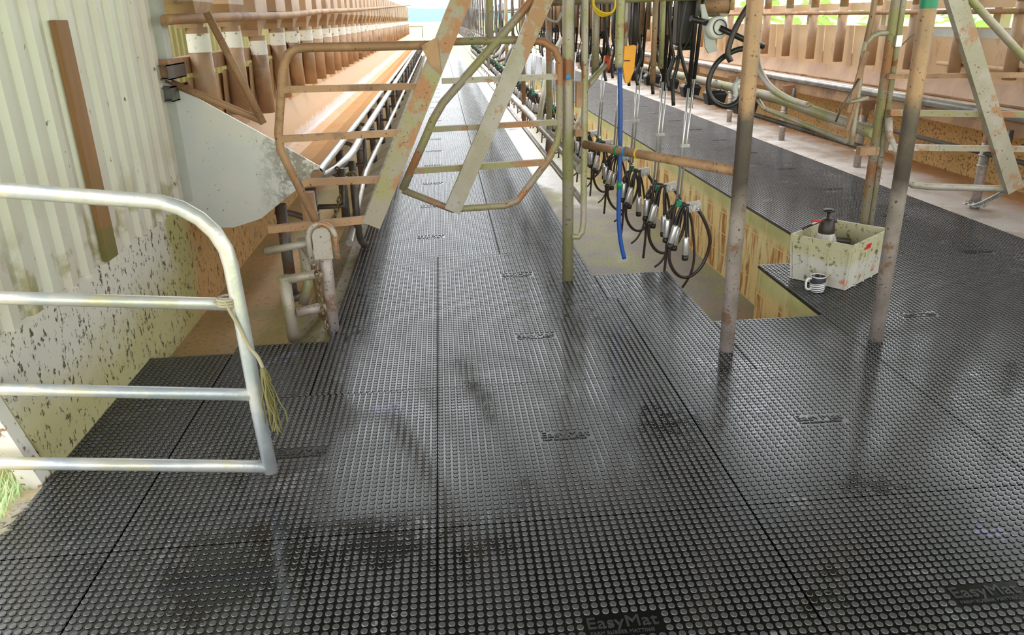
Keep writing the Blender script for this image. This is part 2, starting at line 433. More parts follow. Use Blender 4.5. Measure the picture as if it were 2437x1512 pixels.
# ================================================================== STRUCTURE
f = MB().bb((-1.48, 0.6, -0.95), (5.15, 3.56, -0.022)).build('floor', 'near_slab'); struct(f)
f = MB(); f.bb((-0.66, 3.56, -0.95), (0.85, YF, -0.022)); f.bb((0.85, 3.56, -0.95), (1.33, 4.49, -0.022)); f.bb((1.33, 3.56, -0.95), (1.93, 3.63, -0.022))
struct(f.build('floor', 'kerb'))
struct(MB().bb((2.47, 3.56, -0.95), (5.15, YF, -0.022)).build('floor', 'right_floor'))
struct(MB().bb((0.85, 3.6, -0.95), (2.5, YF, -0.75)).build('floor', 'pit_floor'))
struct(MB().bb((-1.6, 3.56, -0.95), (-0.66, YF, -0.1)).build('floor', 'gutter'))
struct(MB().prism([(-0.66, -0.022), (-0.71, -0.024), (-0.87, -0.102), (-0.66, -0.105)], 3.66, YF).build('trim_1', 'kerb'))
struct(MB().bb((-0.95, 3.56, -0.12), (-0.66, 3.66, -0.022)).build('trim_2', 'kerb'))
# pit walls
struct(MB().bb((2.45, 4.5, -0.75), (2.50, YF, -0.022)).build('wall_pit_right', 'blocks'))
struct(MB().bb((1.93, 3.60, -0.75), (2.48, 4.53, -0.022)).build('wall_pit_step', 'blocks'))
struct(MB().bb((1.30, 3.62, -0.03), (1.95, 3.66, -0.008)).build('trim_3', 'kerb'))
# left wall : concrete below, corrugated above
wl = MB().prism([(2.60, -0.2), (4.52, -0.2), (4.52, 0.57), (2.34, 0.57), (2.40, 0.41), (2.56, 0.0)], -1.70, -1.48, 'yz').build('wall_left', 'left_wall'); struct(wl)
def corr_profile(x, y0, y1, z0, z1, pitch=0.15, dep=0.022, wavy=0.0, th=0.004):
    ys = []; y = y0
    while y < y1:
        for fr, d in ((0, 0), (0.36, 0), (0.50, dep), (0.86, dep)): 
            if y+fr*pitch < y1: ys.append((y+fr*pitch, x-d))
        y += pitch
    n = len(ys); V = []
    for t in (0, -th):
        for (yy, xx) in ys:
            V.append((xx+t, yy, z0)); V.append((xx+t, yy, z1))
    F = []
    for i in range(n-1):
        F.append((2*i, 2*i+2, 2*i+3, 2*i+1)); o = 2*n; F.append((o+2*i, o+2*i+1, o+2*i+3, o+2*i+2))
        F.append((2*i, o+2*i, o+2*i+2, 2*i+2)); F.append((2*i+1, 2*i+3, o+2*i+3, o+2*i+1))
    return MB().add(V, F)
cl = corr_profile(-1.462, 2.38, 4.50, 0.565, 3.5).build('cladding', 'corr', wl)
MB().bb((-1.50, 4.46, 0.57), (-1.44, 4.56, 3.5)).build('corner_flashing', 'grey_plastic', wl)
wl2 = MB().bb((-1.70, 4.52, -0.2), (-1.48, YF, 0.48)).build('wall_left', 'left_wall'); struct(wl2)
wo = corr_profile(-2.30, 4.3, YF, -0.1, 2.3).build('wall_far_left', 'corr_out'); struct(wo)
# right wall: low ochre wall, panels above it
wr = MB().bb((4.95, 0.6, -0.05), (5.15, YF, 0.55)).build('wall_right', 'ochre'); struct(wr)
# unseen shed roof, gaps and cover laid out to shape the light on the mats
rf = MB()
def roofq(x0, x1, y0, y1): rf.bb((x0, y0, 3.6), (x1, y1, 3.64))
roofq(-2.5, 5.6, 2.6, 7.4)
roofq(-2.5, -1.7, 7.4, 12.4); roofq(2.6, 3.4, 7.4, 12.4)
roofq(-1.9, 5.6, -5, 2.6); roofq(-2.5, 5.6, 12.4, 13.0)
for q in range(9): roofq(-2.5, 5.6, 16.5+2.6*q, 16.9+2.6*q)
rf = rf.build('ceiling', 'roof'); struct(rf)

# ---- outside
g = MB()
N = 24
gv = [(-200+400*i/N, -60+ (700*j/N), -0.35 if not (j > 5) else -0.35+0.0*(j)) for j in range(N+1) for i in range(N+1)]
gf = [(j*(N+1)+i, j*(N+1)+i+1, (j+1)*(N+1)+i+1, (j+1)*(N+1)+i) for j in range(N) for i in range(N)]
# the ground has a hole of nothing under the shed: the slabs stand on it, one metre lower
gv = [(x, y, -1.3) if (-3 < x < 8 and y < 40) else (x, y, z) for x, y, z in gv]
g.add(gv, gf); gg = g.build('grass_meadow', 'grass'); tag(gg, 'pale sunlit meadow beyond the open far end of the shed', 'grass', None, 'stuff')
yd = MB().bb((-6, -2, -0.4), (-1.48, 2.60, -0.03)); struct(yd.build('floor', 'out_conc'))
yk = MB()
for i in range(60):
    y = 0.7+i*0.0285; yk.box((-1.50+random.uniform(-.012, .012), y, -0.03+random.uniform(-0.008, 0.004)), (0.06, 0.03, 0.05), random.random())
struct(yk.build('trim_4', 'kerb'))
hl = MB(); pts = []
nn = 60
for i in range(nn+1):
    x = -420+i*10; h = 11.5+1.2*math.sin(i*0.5)+0.8*math.sin(i*1.3+1)
    pts.append((x, h))
V = []; 
for k, (dy, hf) in enumerate(((0, 0), (40, 0.45), (90, 1.0), (200, 0.3))):
    V += [(x, 560+dy, -3+h*hf) for x, h in pts]
F = [(k*(nn+1)+i, k*(nn+1)+i+1, (k+1)*(nn+1)+i+1, (k+1)*(nn+1)+i) for k in range(3) for i in range(nn)]
hl.add(V, F, True); tag(hl.build('distant_hills', 'hill'), 'hazy blue hills on the horizon beyond the shed', 'hills')

# ================================================================== RUBBER MATS
ST = 1.0/39
_mats = {}
def mat_mesh(wx, wy, logo):
    key = (round(wx, 3), round(wy, 3), logo)
    if key in _mats: return _mats[key]
    v = []; fc = []; sm = []
    g_ = 0.0025
    o = MB().bb((g_, g_, -0.022), (wx-g_, wy-g_, -0.0042)); v += o.v; fc += o.f; sm += o.sm
    nx = int(wx/ST+1e-6); ny = int(wy/ST+1e-6); px = wx/nx; py = wy/ny; K = 10
    cs = [(math.cos(2*PI*j/K), math.sin(2*PI*j/K)) for j in range(K)]
    for ix in range(nx):
        for iy in range(ny):
            cx = (ix+0.5)*px; cy = (iy+0.5)*py
            if logo and 0.385 < cx < 0.60 and 0.485 < cy < 0.565: continue
            b = len(v)
            for r, z in ((0.0103, -0.0045), (0.0094, -0.0008), (0.0082, 0.0)):
                for c_, s_ in cs: v.append((cx+r*c_, cy+r*s_, z))
            for q in (0, 1):
                for j in range(K):
                    j2 = (j+1) % K; fc.append((b+q*K+j, b+q*K+j2, b+(q+1)*K+j2, b+(q+1)*K+j)); sm.append(True)
            fc.append(tuple(b+2*K+j for j in range(K))); sm.append(False)
    me = bpy.data.meshes.new('rubber_mat'); me.from_pydata(v, [], fc); me.polygons.foreach_set('use_smooth', sm); me.update()
    me.materials.append(MT['rubber'])
    lt = None
    if logo:
        parts = []
        def txt(body, size, x, y):
            cu = bpy.data.curves.new('t', 'FONT'); cu.body = body; cu.size = size; cu.extrude = 0.0013; cu.bevel_depth = 0.0005
            cu.fill_mode = 'BOTH' if cu.dimensions == '2D' else 'FULL'; cu.resolution_u = 3; cu.space_character = 1.05
            to = bpy.data.objects.new('t', cu); C.objects.link(to); to.location = (x, y, -0.0028); parts.append(to)
        txt('EasyMat', 0.056, 0.392, 0.517); txt('FARM RUBBER MATTING', 0.0148, 0.398, 0.494)
        bpy.context.view_layer.update(); dg = bpy.context.evaluated_depsgraph_get(); mb = MB()
        for to in parts:
            e = to.evaluated_get(dg); m2 = e.to_mesh(); off = to.location
            mb.add([(p.co.x+off.x, p.co.y+off.y, p.co.z+off.z) for p in m2.vertices], [tuple(q.vertices) for q in m2.polygons])
            e.to_mesh_clear()
        for to in parts: bpy.data.objects.remove(to)
        lt = bpy.data.meshes.new('lettering'); lt.from_pydata(mb.v, [], mb.f); lt.update(); lt.materials.append(MT['letter_rubber'])
    _mats[key] = (me, lt); return _mats[key]
def mat(x0, x1, y0, y1, label, group='black studded rubber mats', logo=True, dz=0.0):
    me, lt = mat_mesh(x1-x0, y1-y0, logo and x1-x0 > 0.9 and y1-y0 > 0.9)
    o = bpy.data.objects.new('rubber_mat', me); C.objects.link(o); o.location = (x0, y0, 0)
    tag(o, label, 'rubber mat', group)
    if lt:
        l = bpy.data.objects.new('lettering', lt); C.objects.link(l); l.parent = o; l['label'] = 'raised moulded lettering'
XB = [-1.48, -1.09, -0.09, 0.92, 1.93, 2.94, 3.95]
cn = ['strip along the left wall', 'column under the galvanised gate', 'column in line with the aisle', 'column left of the pit post', 'column below the crate', 'last column at the right']
rn = ['bottom row', 'second row', 'third row']
for i in range(6):
    for j in range(2):
        mat(XB[i], XB[i+1], 1.06+j, 2.06+j, 'black studded rubber mat, %s, %s' % (cn[i], rn[j]))
mat(-1.48, -1.09, 3.06, 3.58, 'short strip of black studded mat ending at the gutter against the left wall')
mat(-1.09, -0.64, 3.06, 3.67, 'black studded mat piece ending behind the gate upright at the brown gutter')
mat(-0.64, -0.09, 3.06, 4.06, 'black studded mat right of the chained stub post at the aisle mouth')
mat(-0.09, 0.92, 3.06, 4.06, 'full black studded mat in the middle of the aisle mouth')
mat(0.92, 1.34, 3.06, 4.06, 'black studded mat strip left of the thick post at the pit corner')
mat(1.34, 1.93, 3.06, 3.65, 'black studded mat cut off along the near end of the pit')
mat(1.93, 2.94, 3.06, 4.06, 'black studded mat carrying the front of the crate and the mug')
mat(2.94, 3.95, 3.06, 4.06, 'black studded mat right of the crate and of the right thick post')
mat(0.87, 1.34, 4.06, 4.51, 'small black studded mat beside the foot of the slender middle post')
mat(1.93, 2.45, 4.06, 4.545, 'black studded mat corner jutting over the pit under the crate')
ords = ['first', 'second', 'third', 'fourth', 'fifth', 'sixth', 'seventh', 'eighth']
j = 0; y = 4.06
while y < YF-0.9:
    far = j >= 8
    if j == 0: cols = [(-0.64, -0.09, 'left'), (-0.09, 0.87, 'right')]
    else: cols = [(-0.64, 0.33, 'left'), (0.33, 0.87, 'right')]
    for a, b, nm in cols:
        mat(a, b, y, y+1, ('wet black mat, %s column, %s row of the aisle behind the chained stub post' % (nm, ords[j])) if not far else 'wet glaring rubber mat far down the left aisle', 'aisle mats' if not far else 'far aisle mats')
    for a, b, nm in [(2.45, 2.94, 'pit-side'), (2.94, 3.92, 'trough-side')]:
        mat(a, b, y, y+1, ('black mat, %s column, %s row of the right platform counting from the crate' % (nm, ords[j])) if not far else 'shiny rubber mat far down the right platform', 'platform mats' if not far else 'far platform mats')
    y += 1.0; j += 1

# ================================================================== LEFT SIDE
# batten
b = MB().bb((-1.462, 3.265, 0.58), (-1.435, 3.37, 1.53)).build('timber_batten', 'wood', None, 0.003)
tag(b, 'brown stained timber batten upright on the pale corrugated wall', 'timber batten')

# hanging galvanised gate in the foreground
gt = empty('tube_gate', (-0.66, 2.37, 0)); tag(gt, 'silver galvanised tube gate hanging open in the left foreground', 'gate')
def gl(mb, name, mat_='galv'):
    mb.v = [(p[0]+0.66, p[1]-2.37, p[2]) for p in mb.v]; return mb.build(name, mat_, gt)
tl = Vector((-2.2, 2.33, 0)); d_ = Vector((-0.66, 2.37, 0))
def gp(t, z):
    t = 1-(1-t)*1.12/1.54 if t > 0.021 else t-0.02
    p = tl.lerp(d_, t); return (p.x, p.y, z)    # t 0 = hinge side, 1 = free side
top = [gp(0, 1.165), gp(0.45, 1.065), gp(0.77, 1.018)]
top += [gp(0.77+0.21*math.sin(a), 0.80+0.218*math.cos(a)) for a in [math.radians(q) for q in (15, 30, 45, 60, 75, 90)]]
top += [gp(0.985, 0.6), gp(0.99, 0.3), gp(1.0, 0.055)]
gl(MB().tube(top, 0.0235, 16), 'outer_frame')
gl(MB().tube([gp(0, 0.825), gp(0.98, 0.672)], 0.0205, 14), 'rail')
gl(MB().tube([gp(0, 0.52), gp(0.99, 0.352)], 0.0205, 14), 'rail')
gl(MB().tube([gp(0, 0.25), gp(1.0, 0.075)], 0.0215, 14), 'rail')
gl(MB().tube([gp(0.0, 1.16), gp(0.0, 0.2)], 0.0225, 14), 'hinge_upright')
tw = MB()
P0 = [gp(0.955, 0.70), gp(0.965, 0.66), gp(0.985, 0.60), gp(1.0, 0.54), gp(1.02, 0.50), gp(1.03, 0.46)]
P0 = [(p[0], p[1]-0.028, p[2]) for p in P0]
tw.tube(smooth_path(P0), 0.006, 7)
for k in range(3):
    a0 = k*0.7
    ring = [(gp(0.955, 0.69)[0]+0.03*math.cos(t), gp(0.955, 0.69)[1]+0.03*math.sin(t), 0.695-k*0.009) for t in [q*PI/6 for q in range(13)]]
    tw.tube(ring, 0.005, 6, False)
tag(tw.build('baling_twine', 'twine'), 'loop of pale baling twine tied round the gate upright', 'twine')
tf = MB(); base = Vector((P0[-1][0], P0[-1][1], P0[-1][2]))
for k in range(9):
    q = [base + Vector((random.uniform(-.006, .006), random.uniform(-.006, .006), 0))]
    for m_ in range(5): q.append(q[-1]+Vector((random.uniform(-.012, .014), random.uniform(-.01, .01), -0.04-random.random()*0.012)))
    tf.tube(smooth_path(q, 3), 0.003, 5)
tf.tube([base, base+Vector((0.004, 0, -0.10)), base+Vector((0.0, 0, -0.2))], [0.010, 0.013, 0.004], 6)
tag(tf.build('frayed_rope', 'twine_green'), 'frayed mossy rope end dangling from the gate twine', 'rope')

# feed trough left
tr = empty('feed_trough', (-1.1, 4.5, 0.4)); tag(tr, 'long orange stained feed trough along the left aisle', 'feed trough')
def lp(mb, name, mat_, parent, org):
    mb.v = [(p[0]-org[0], p[1]-org[1], p[2]-org[2]) for p in mb.v]; return mb.build(name, mat_, parent)
O = (-1.1, 4.5, 0.4)
prof = [(-1.455, 1.2), (-1.455, 0.86), (-1.33, 0.52), (-1.22, 0.47), (-1.05, 0.49), (-0.90, 0.60), (-0.735, 0.71)]
inner = prof; outer = [(p[0]-0.006, p[1]-0.012) for p in prof]
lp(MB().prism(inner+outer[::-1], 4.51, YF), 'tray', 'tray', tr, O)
lp(MB().tube([(-0.725, 4.50, 0.705), (-0.725, YF, 0.705)], 0.022, 12, False), 'lip_pipe', 'galv', tr, O)
ep = [(-1.475, 1.215), (-1.46, 1.215), (-0.92, 0.87), (-0.715, 0.735), (-0.72, 0.70), (-0.79, 0.63), (-0.88, 0.595), (-1.08, 0.45), (-1.24, 0.405), (-1.37, 0.41), (-1.475, 0.55)]
lp(MB().prism(ep, 4.485, 4.50), 'end_plate', 'plate', tr, O)['label'] = 'splashed grey sheet steel end plate'
lp(MB().tube([(-1.47, 4.478, 1.225), (-0.99, 4.478, 0.995)], 0.02, 10), 'top_edge_pipe', 'rusty_pipe', tr, O)
lp(MB().tube([(-1.20, 4.46, 1.56), (-0.99, 4.47, 0.985)], 0.02, 10), 'slanting_stay', 'rusty_pipe', tr, O)
lp(MB().tube([(-0.735, 4.43, 0.69), (-0.735, 4.56, 0.69)], 0.03, 14), 'pipe_stub', 'rusty_pipe', tr, O)
for k in range(42):
    yy = 4.64+0.76*k
    if yy+0.7 > YF: break
    bd = MB().box((-1.462+0.03, yy+0.36, 1.02), (0.014, 0.60, 0.40), 0, 0, 0.06)
    lp(bd, 'back_panel', 'brown_board' if k < 2 else 'tan_board', tr, O)
lp(MB().bb((-1.50, 4.40, 1.245), (-1.42, YF, 1.335)), 'back_beam', 'rusty_pipe', tr, O)
for z0 in (1.235, 1.125):    # open ends of the box sections at the wall
    mbx = MB(); a = 0.075; y0 = 4.36
    mbx.bb((-1.50, y0, z0), (-1.415, y0+0.3, z0+0.006)); mbx.bb((-1.50, y0, z0+a-0.006), (-1.415, y0+0.3, z0+a))
    mbx.bb((-1.50, y0, z0), (-1.494, y0+0.3, z0+a)); mbx.bb((-1.421, y0, z0), (-1.415, y0+0.3, z0+a))
    lp(mbx, 'box_section_end', 'dark_pipe', tr, O)

# overhead pipe in front of the tubes
tp = MB().tube(smooth_path([(-1.40, 4.40, 1.53), (-1.22, 5.1, 1.54), (-1.20, 7.0, 1.56), (-1.20, 8.8, 1.60), (-1.20, 14, 1.68), (-1.21, 24, 1.86), (-1.22, YF, 2.1)]), 0.026, 12).build('tube_rail', 'rusty_pipe')
tag(tp, 'long rusty horizontal pipe running in front of the feed tube tops', 'pipe')

# feed tubes
ft = empty('feed_tube', (-1.36, 4.80, 0.9))
MB().tube([(0, 0, 0.0), (0, 0, 0.56)], 0.062, 18).build('tube', 'tube_brown', ft)
MB().tube([(0, 0, 0.425), (0, 0, 0.525)], 0.0637, 18, False).build('label_sleeve', 'label', ft)['label'] = 'white paper label'
fn = MB(); fv = []
for hx, hy, z in ((0.06, 0.06, 0.555), (0.07, 0.075, 0.60), (0.10, 0.20, 0.69), (0.10, 0.22, 1.1)):
    fv += [(-hx-0.03, -hy, z), (hx-0.04, -hy, z), (hx-0.04, hy, z), (-hx-0.03, hy, z)]
fn.add(fv, [(4*i+j, 4*i+(j+1) % 4, 4*i+4+(j+1) % 4, 4*i+4+j) for i in range(3) for j in range(4)] + [(3, 2, 1, 0), (12, 13, 14, 15)])
fn.build('hopper', 'tube_brown', ft)
for k in range(43):
    yy = 4.80+0.76*k
    if yy > YF-0.3: break
    o = ft if k == 0 else copy_tree(ft)
    o.location = (-1.36+0.004*math.sin(k*3), yy, 0.90 + (0.03 if k < 2 else 0.0) - (0.045 if k == 2 else 0))
    if k < 8: lb = ['first brown feed tube, nearest the corrugated wall, with a white label', 'second brown feed tube, partly behind the slanting stay', 'third brown feed tube, dark lower half, with clean label', 'fourth feed tube along the trough, just left of the gate hoop', 'fifth feed tube counting from the corrugated wall', 'sixth feed tube counting from the corrugated wall', 'seventh feed tube counting from the corrugated wall', 'eighth feed tube counting from the corrugated wall'][k]; gr = 'left feed tubes'
    else: lb = 'brown labelled feed tube far along the left trough'; gr = 'far left feed tubes'
    tag(o, lb, 'feed tube', gr)

# neck rails left
tag(MB().tube(smooth_path([(-0.79, 4.95, 0.60), (-0.72, 5.2, 0.605), (-0.655, 5.5, 0.64), (-0.65, 6.2, 0.66)])[:-1]+[Vector((-0.65, 6.2, 0.66)), Vector((-0.70, 20, 0.66)), Vector((-0.74, YF, 0.66))], 0.027, 14).build('neck_rail', 'steel_rail'),
    'shiny bent steel rail along the left trough, upper of the two', 'rail')
tag(MB().tube([(-0.66, 5.0, 0.14), (-0.655, 6.3, 0.36), (-0.66, 20, 0.36), (-0.67, YF, 0.36)], 0.024, 12).build('neck_rail', 'steel_rail'),
    'lower steel rail beside the left mat edge', 'rail')
# trough supports left
sp = empty('trough_support', (-0.86, 4.95, -0.1))
MB().tube([(0, 0, 0), (0, 0, 0.62)], 0.036, 14).build('post', 'dark_pipe', sp)
MB().tube([(0, 0, 0.46), (0, 0, 0.475)], 0.042, 14).build('clamp_ring', 'galv', sp)
MB().tube([(0, 0, 0.40), (0, 0, 0.41)], 0.041, 14).build('clamp_ring', 'galv', sp)
MB().tube(smooth_path([(0, 0, 0.40), (-0.12, 0.0, 0.46), (-0.24, 0, 0.48)]), 0.02, 8).build('bracket', 'dark_pipe', sp)
MB().tube([(0, 0, 0.50), (0.2, 0.0, 0.50), (0.21, 0, 0.74)], 0.018, 8).build('rail_arm', 'dark_pipe', sp)
k = 0
for yy in [4.95+1.52*q for q in range(22)]:
    o = sp if k == 0 else copy_tree(sp); o.location = (-0.86, yy, -0.1)
    lb = ['dark trough support post with clamp rings, nearest, behind the stub post', 'second dark support post under the left trough', 'third dark support post under the left trough'][k] if k < 3 else 'distant dark support post under the left trough'
    tag(o, lb, 'support post', 'left trough supports' if k < 3 else 'far left trough supports'); k += 1
dp = MB(); dp.tube([(-0.99, 4.62, -0.1), (-0.99, 4.62, 0.50)], 0.034, 14); dp.tube([(-0.99, 4.62, -0.10), (-0.99, 4.62, -0.06)], 0.05, 14)
tag(dp.build('support_post', 'dark_pipe'), 'dark round leg under the grey trough end plate', 'support post')
gg2 = MB(); gg2.tube(smooth_path([(-0.60-0.03, 5.3, 0.62), (-0.62, 5.2, 0.35), (-0.62, 5.25, 0.12), (-0.60, 5.35, 0.02)]), 0.025, 12)
tag(gg2.build('drain_pipe', 'dark_pipe'), 'grey plastic drop pipe behind the brown gate foot', 'pipe')
tag(chain(MB(), [(-0.66, 5.0, 0.52), (-0.72, 4.9, 0.35), (-0.78, 4.8, 0.18), (-0.86, 4.6, 0.06)], 0.045, 0.006).build('rusty_chain', 'chain'), 'rusty chain hanging under the left trough rail', 'chain')
tag(chain(MB(), [(-0.72, 5.12, 0.62), (-0.64, 5.05, 0.58), (-0.60, 5.0, 0.60), (-0.56, 5.0, 0.55)], 0.04, 0.006).build('knotted_chain', 'chain'), 'dark knotted chain on the bent end of the upper rail', 'chain')

# chained stub post with catch
spo = empty('stub_post', (-0.635, 3.82, 0)); tag(spo, 'leaning stub post with rounded catch at the aisle mouth', 'post')
def sl(mb, name, mat_): return lp(mb, name, mat_, spo, (-0.635, 3.82, 0))
sl(MB().tube([(-0.635, 3.82, -0.02), (-0.63, 3.81, 0.52)], 0.033, 16), 'post', 'post')
catch = [(-0.675, 0.40), (-0.585, 0.40)] + [(-0.63+0.045*math.cos(a), 0.515+0.045*math.sin(a)) for a in [q*PI/8 for q in range(9)]]
sl(MB().prism(catch, 3.762, 3.775), 'catch_plate', 'grey_flat')
hoop = [(-0.695, 3.765, 0.38), (-0.695, 3.765, 0.51)] + [(-0.63+0.065*math.cos(a), 3.765, 0.515+0.065*math.sin(a)) for a in [PI-q*PI/8 for q in range(9)]] + [(-0.562, 3.765, 0.40)]
sl(MB().tube(hoop, 0.014, 10), 'catch_hoop', 'grey_flat')
sl(MB().tube([(-0.93, 3.86, 0.425), (-0.80, 3.83, 0.455), (-0.67, 3.80, 0.48)], 0.019, 12), 'handle_bar', 'grey_flat')
sl(MB().tube([(-0.84, 3.82, -0.05), (-0.845, 3.80, 0.31)], 0.031, 14), 'low_upright', 'olive_pipe')
sl(MB().tube([(-0.845, 3.80, 0.29), (-0.65, 3.81, 0.315)], 0.024, 12), 'rung', 'olive_pipe')
sl(MB().tube([(-0.80, 3.81, 0.11), (-0.65, 3.81, 0.135)], 0.026, 12), 'rung', 'post')
sl(MB().tube([(-0.80, 3.95, 0.10), (-0.765, 3.98, 0.20), (-0.77, 4.0, 0.45)], 0.026, 12), 'brace', 'olive_pipe')
sl(MB().tube([(-0.75, 3.95, 0.42), (-0.66, 3.83, 0.30)], 0.024, 10), 'brace', 'olive_pipe')
tag(chain(MB(), [(-0.69, 3.755, 0.40), (-0.672, 3.75, 0.34), (-0.672, 3.76, 0.2), (-0.66, 3.77, 0.05), (-0.668, 3.77, -0.0)], 0.034, 0.0042).build('hanging_chain', 'chain'), 'thin rusty chain hanging down the front of the stub post', 'chain')

# second upright behind stub (mauve stained) carrying gate 1
tag(MB().tube([(-0.72, 4.15, -0.09), (-0.745, 4.15, 0.66)], 0.04, 14).build('gate_stop_post', 'rusty_pipe'), 'mauve and rust stained post behind the stub post catch', 'post')

# ---- lift gate over the left half of the aisle
def flatbar(y, a, b, w_=0.09, th=0.045):
    d = Vector((b[0]-a[0], b[1]-a[1])).normalized(); n = Vector((-d.y, d.x))*w_/2
    return MB().prism([(a[0]+n.x, a[1]+n.y), (b[0]+n.x, b[1]+n.y), (b[0]-n.x, b[1]-n.y), (a[0]-n.x, a[1]-n.y)], y-th/2, y+th/2)
g1 = empty('lift_gate', (-0.4, 3.9, 0.5)); tag(g1, 'rust brown lift gate with rounded corner, swung up on the left of the aisle', 'gate')
G = (-0.4, 3.9, 0.5); Y1 = 3.9
lp(MB().tube(xz(Y1, (-0.67, 0.56), (-0.80, 0.92), (-0.80, 1.0), (-0.745, 1.28)) + [(-0.73, Y1, 1.32), (-0.71, Y1, 1.36), (-0.675, Y1, 1.384), (-0.63, Y1, 1.39), (-0.02, Y1, 1.385)], 0.021, 12), 'outer_frame', 'rusty_pipe', g1, G)
lp(MB().tube(xz(Y1, (-0.75, 1.205), (-0.09, 1.20)), 0, rect=(0.03, 0.03)), 'rail', 'rusty_pipe', g1, G)
lp(MB().tube(xz(Y1, (-0.79, 0.975), (-0.20, 0.985)), 0, rect=(0.03, 0.032)), 'rail', 'rusty_pipe', g1, G)
lp(MB().tube(xz(Y1, (-0.71, 0.76), (-0.29, 0.76)), 0, rect=(0.03, 0.034)), 'rail', 'rusty_pipe', g1, G)
lp(MB().tube(xz(Y1, (-0.91, 0.53), (-0.40, 0.56)), 0, rect=(0.035, 0.036)), 'rail', 'rusty_pipe', g1, G)
lp(flatbar(Y1, (0.31, 2.0), (-0.395, 0.53), 0.092), 'diagonal_bar', 'rust_olive', g1, G)
lp(MB().prism([(-0.01, 1.42), (-0.09, 1.385), (-0.05, 1.30), (0.0, 1.25)], Y1-0.03, Y1+0.03), 'gusset', 'rusty_pipe', g1, G)
# ---- lift gate over the right half
g2 = empty('lift_gate', (0.02, 4.4, 0.5)); tag(g2, 'olive grey kite shaped lift gate left of the slender post', 'gate')
G = (0.02, 4.4, 0.5); Y2 = 4.4
lp(MB().tube(xz(Y2, (0.62, 1.85), (0.50, 1.58), (0.0, 1.07), (-0.06, 0.98), (-0.11, 0.88), (-0.255, 0.60)), 0.023, 12), 'leading_pipe', 'rust_olive', g2, G)
lp(MB().tube(xz(Y2, (-0.255, 0.60), (0.02, 0.475), (0.33, 0.485), (0.40, 0.51), (0.58, 0.735), (0.63, 0.83), (0.645, 0.92), (0.645, 1.27), (0.62, 1.33), (0.56, 1.37), (0.47, 1.385), (-0.02, 1.385)), 0.0205, 12), 'outer_frame', 'rust_olive', g2, G)
lp(MB().tube(xz(Y2, (-0.0, 1.185), (0.64, 1.19)), 0, rect=(0.03, 0.03)), 'rail', 'grey_flat', g2, G)
lp(MB().tube(xz(Y2, (-0.09, 0.93), (0.64, 0.945)), 0, rect=(0.03, 0.03)), 'rail', 'rust_olive', g2, G)
lp(MB().tube(xz(Y2, (-0.20, 0.705), (0.56, 0.725)), 0, rect=(0.03, 0.034)), 'rail', 'rust_olive', g2, G)
lp(flatbar(Y2-0.03, (0.76, 2.0), (0.02, 0.475), 0.092), 'diagonal_bar', 'grey_flat', g2, G)
lp(MB().tube(xz(Y2, (0.28, 1.9), (0.27, 1.385)), 0.02, 10), 'upper_stay', 'olive_pipe', g2, G)
# ---- lift gate at the right
g3 = empty('lift_gate', (3.4, 4.45, 0.5)); tag(g3, 'pale lift gate at the right edge with a wide grey diagonal bar', 'gate')
G = (3.4, 4.45, 0.5); Y3 = 4.45
lp(MB().tube(xz(Y3, (2.60, 0.90), (2.62, 0.80), (2.72, 0.60), (2.76, 0.53), (2.82, 0.49), (2.92, 0.475), (3.43, 0.44), (3.50, 0.45), (3.9, 0.60), (4.0, 0.72), (4.02, 1.3), (3.9, 1.4)), 0.021, 12), 'outer_frame', 'grey_flat', g3, G)
lp(MB().tube(xz(Y3, (2.56, 1.13), (4.0, 1.10)), 0, rect=(0.028, 0.028)), 'rail', 'rusty_pipe', g3, G)
lp(MB().tube(xz(Y3, (2.60, 0.925), (4.0, 0.86)), 0, rect=(0.03, 0.034)), 'rail', 'rust_olive', g3, G)
lp(MB().tube(xz(Y3, (2.62, 0.725), (4.0, 0.655)), 0, rect=(0.03, 0.034)), 'rail', 'grey_flat', g3, G)
lp(flatbar(Y3-0.03, (2.62, 2.0), (3.455, 0.44), 0.10), 'diagonal_bar', 'grey_flat', g3, G)
lp(MB().tube(xz(Y3, (2.55, 1.9), (2.98, 1.53), (3.6, 1.02), (3.95, 0.75)), 0.022, 12), 'leading_pipe', 'olive_pipe', g3, G)

# ================================================================== POSTS
def post(x, y, r, mat_, label, h=3.6, lean=0.0, tape=None, extra=None):
    t = empty('steel_post', (x, y, -0.02)); tag(t, label, 'post')
    MB().tube([(0, 0, 0), (lean*0.4, 0, 1.2), (lean, 0, h)], r, 20).build('pipe', mat_, t)
    if tape:
        tz, tm, tn = tape
        MB().tube([(lean*tz/h, 0, tz), (lean*tz/h, 0, tz+0.09)], r+0.0015, 20, False).build(tn, tm, t)
    return t
p1 = post(0.70, 4.44, 0.033, 'olive_pipe', 'slender olive stained post between the lift gate and the pit')
dt = MB().lathe((-0.004, -0.0335, 1.205), [(0.0001, 0.0), (0.012, 0.0012), (0.014, 0.0)], 12, (0, -1, 0.0)); dt.build('blue_mark', 'blue_tape', p1)['label'] = 'small light blue tag'
p2 = post(1.28, 3.28, 0.0335, 'post', 'thick worn grey and rust post at the left corner of the pit')
p3 = post(2.03, 3.30, 0.034, 'post', 'thick brown post in front of the crate with green band near the top', tape=(1.512, 'green_plastic', 'green_band'))
ax = empty('gate_guide_pipe', (0.785, 4.42, 0.2)); tag(ax, 'thinner guide pipe with hooked foot just right of the slender post', 'pipe')
G = (0.785, 4.42, 0.2)
lp(MB().tube([(0.72, 4.42, 0.275), (0.76, 4.42, 0.272), (0.782, 4.42, 0.30), (0.79, 4.42, 0.36), (0.79, 4.42, 1.05), (0.775, 4.42, 3.5)], 0.019, 12), 'pipe', 'olive_pipe', ax, G)
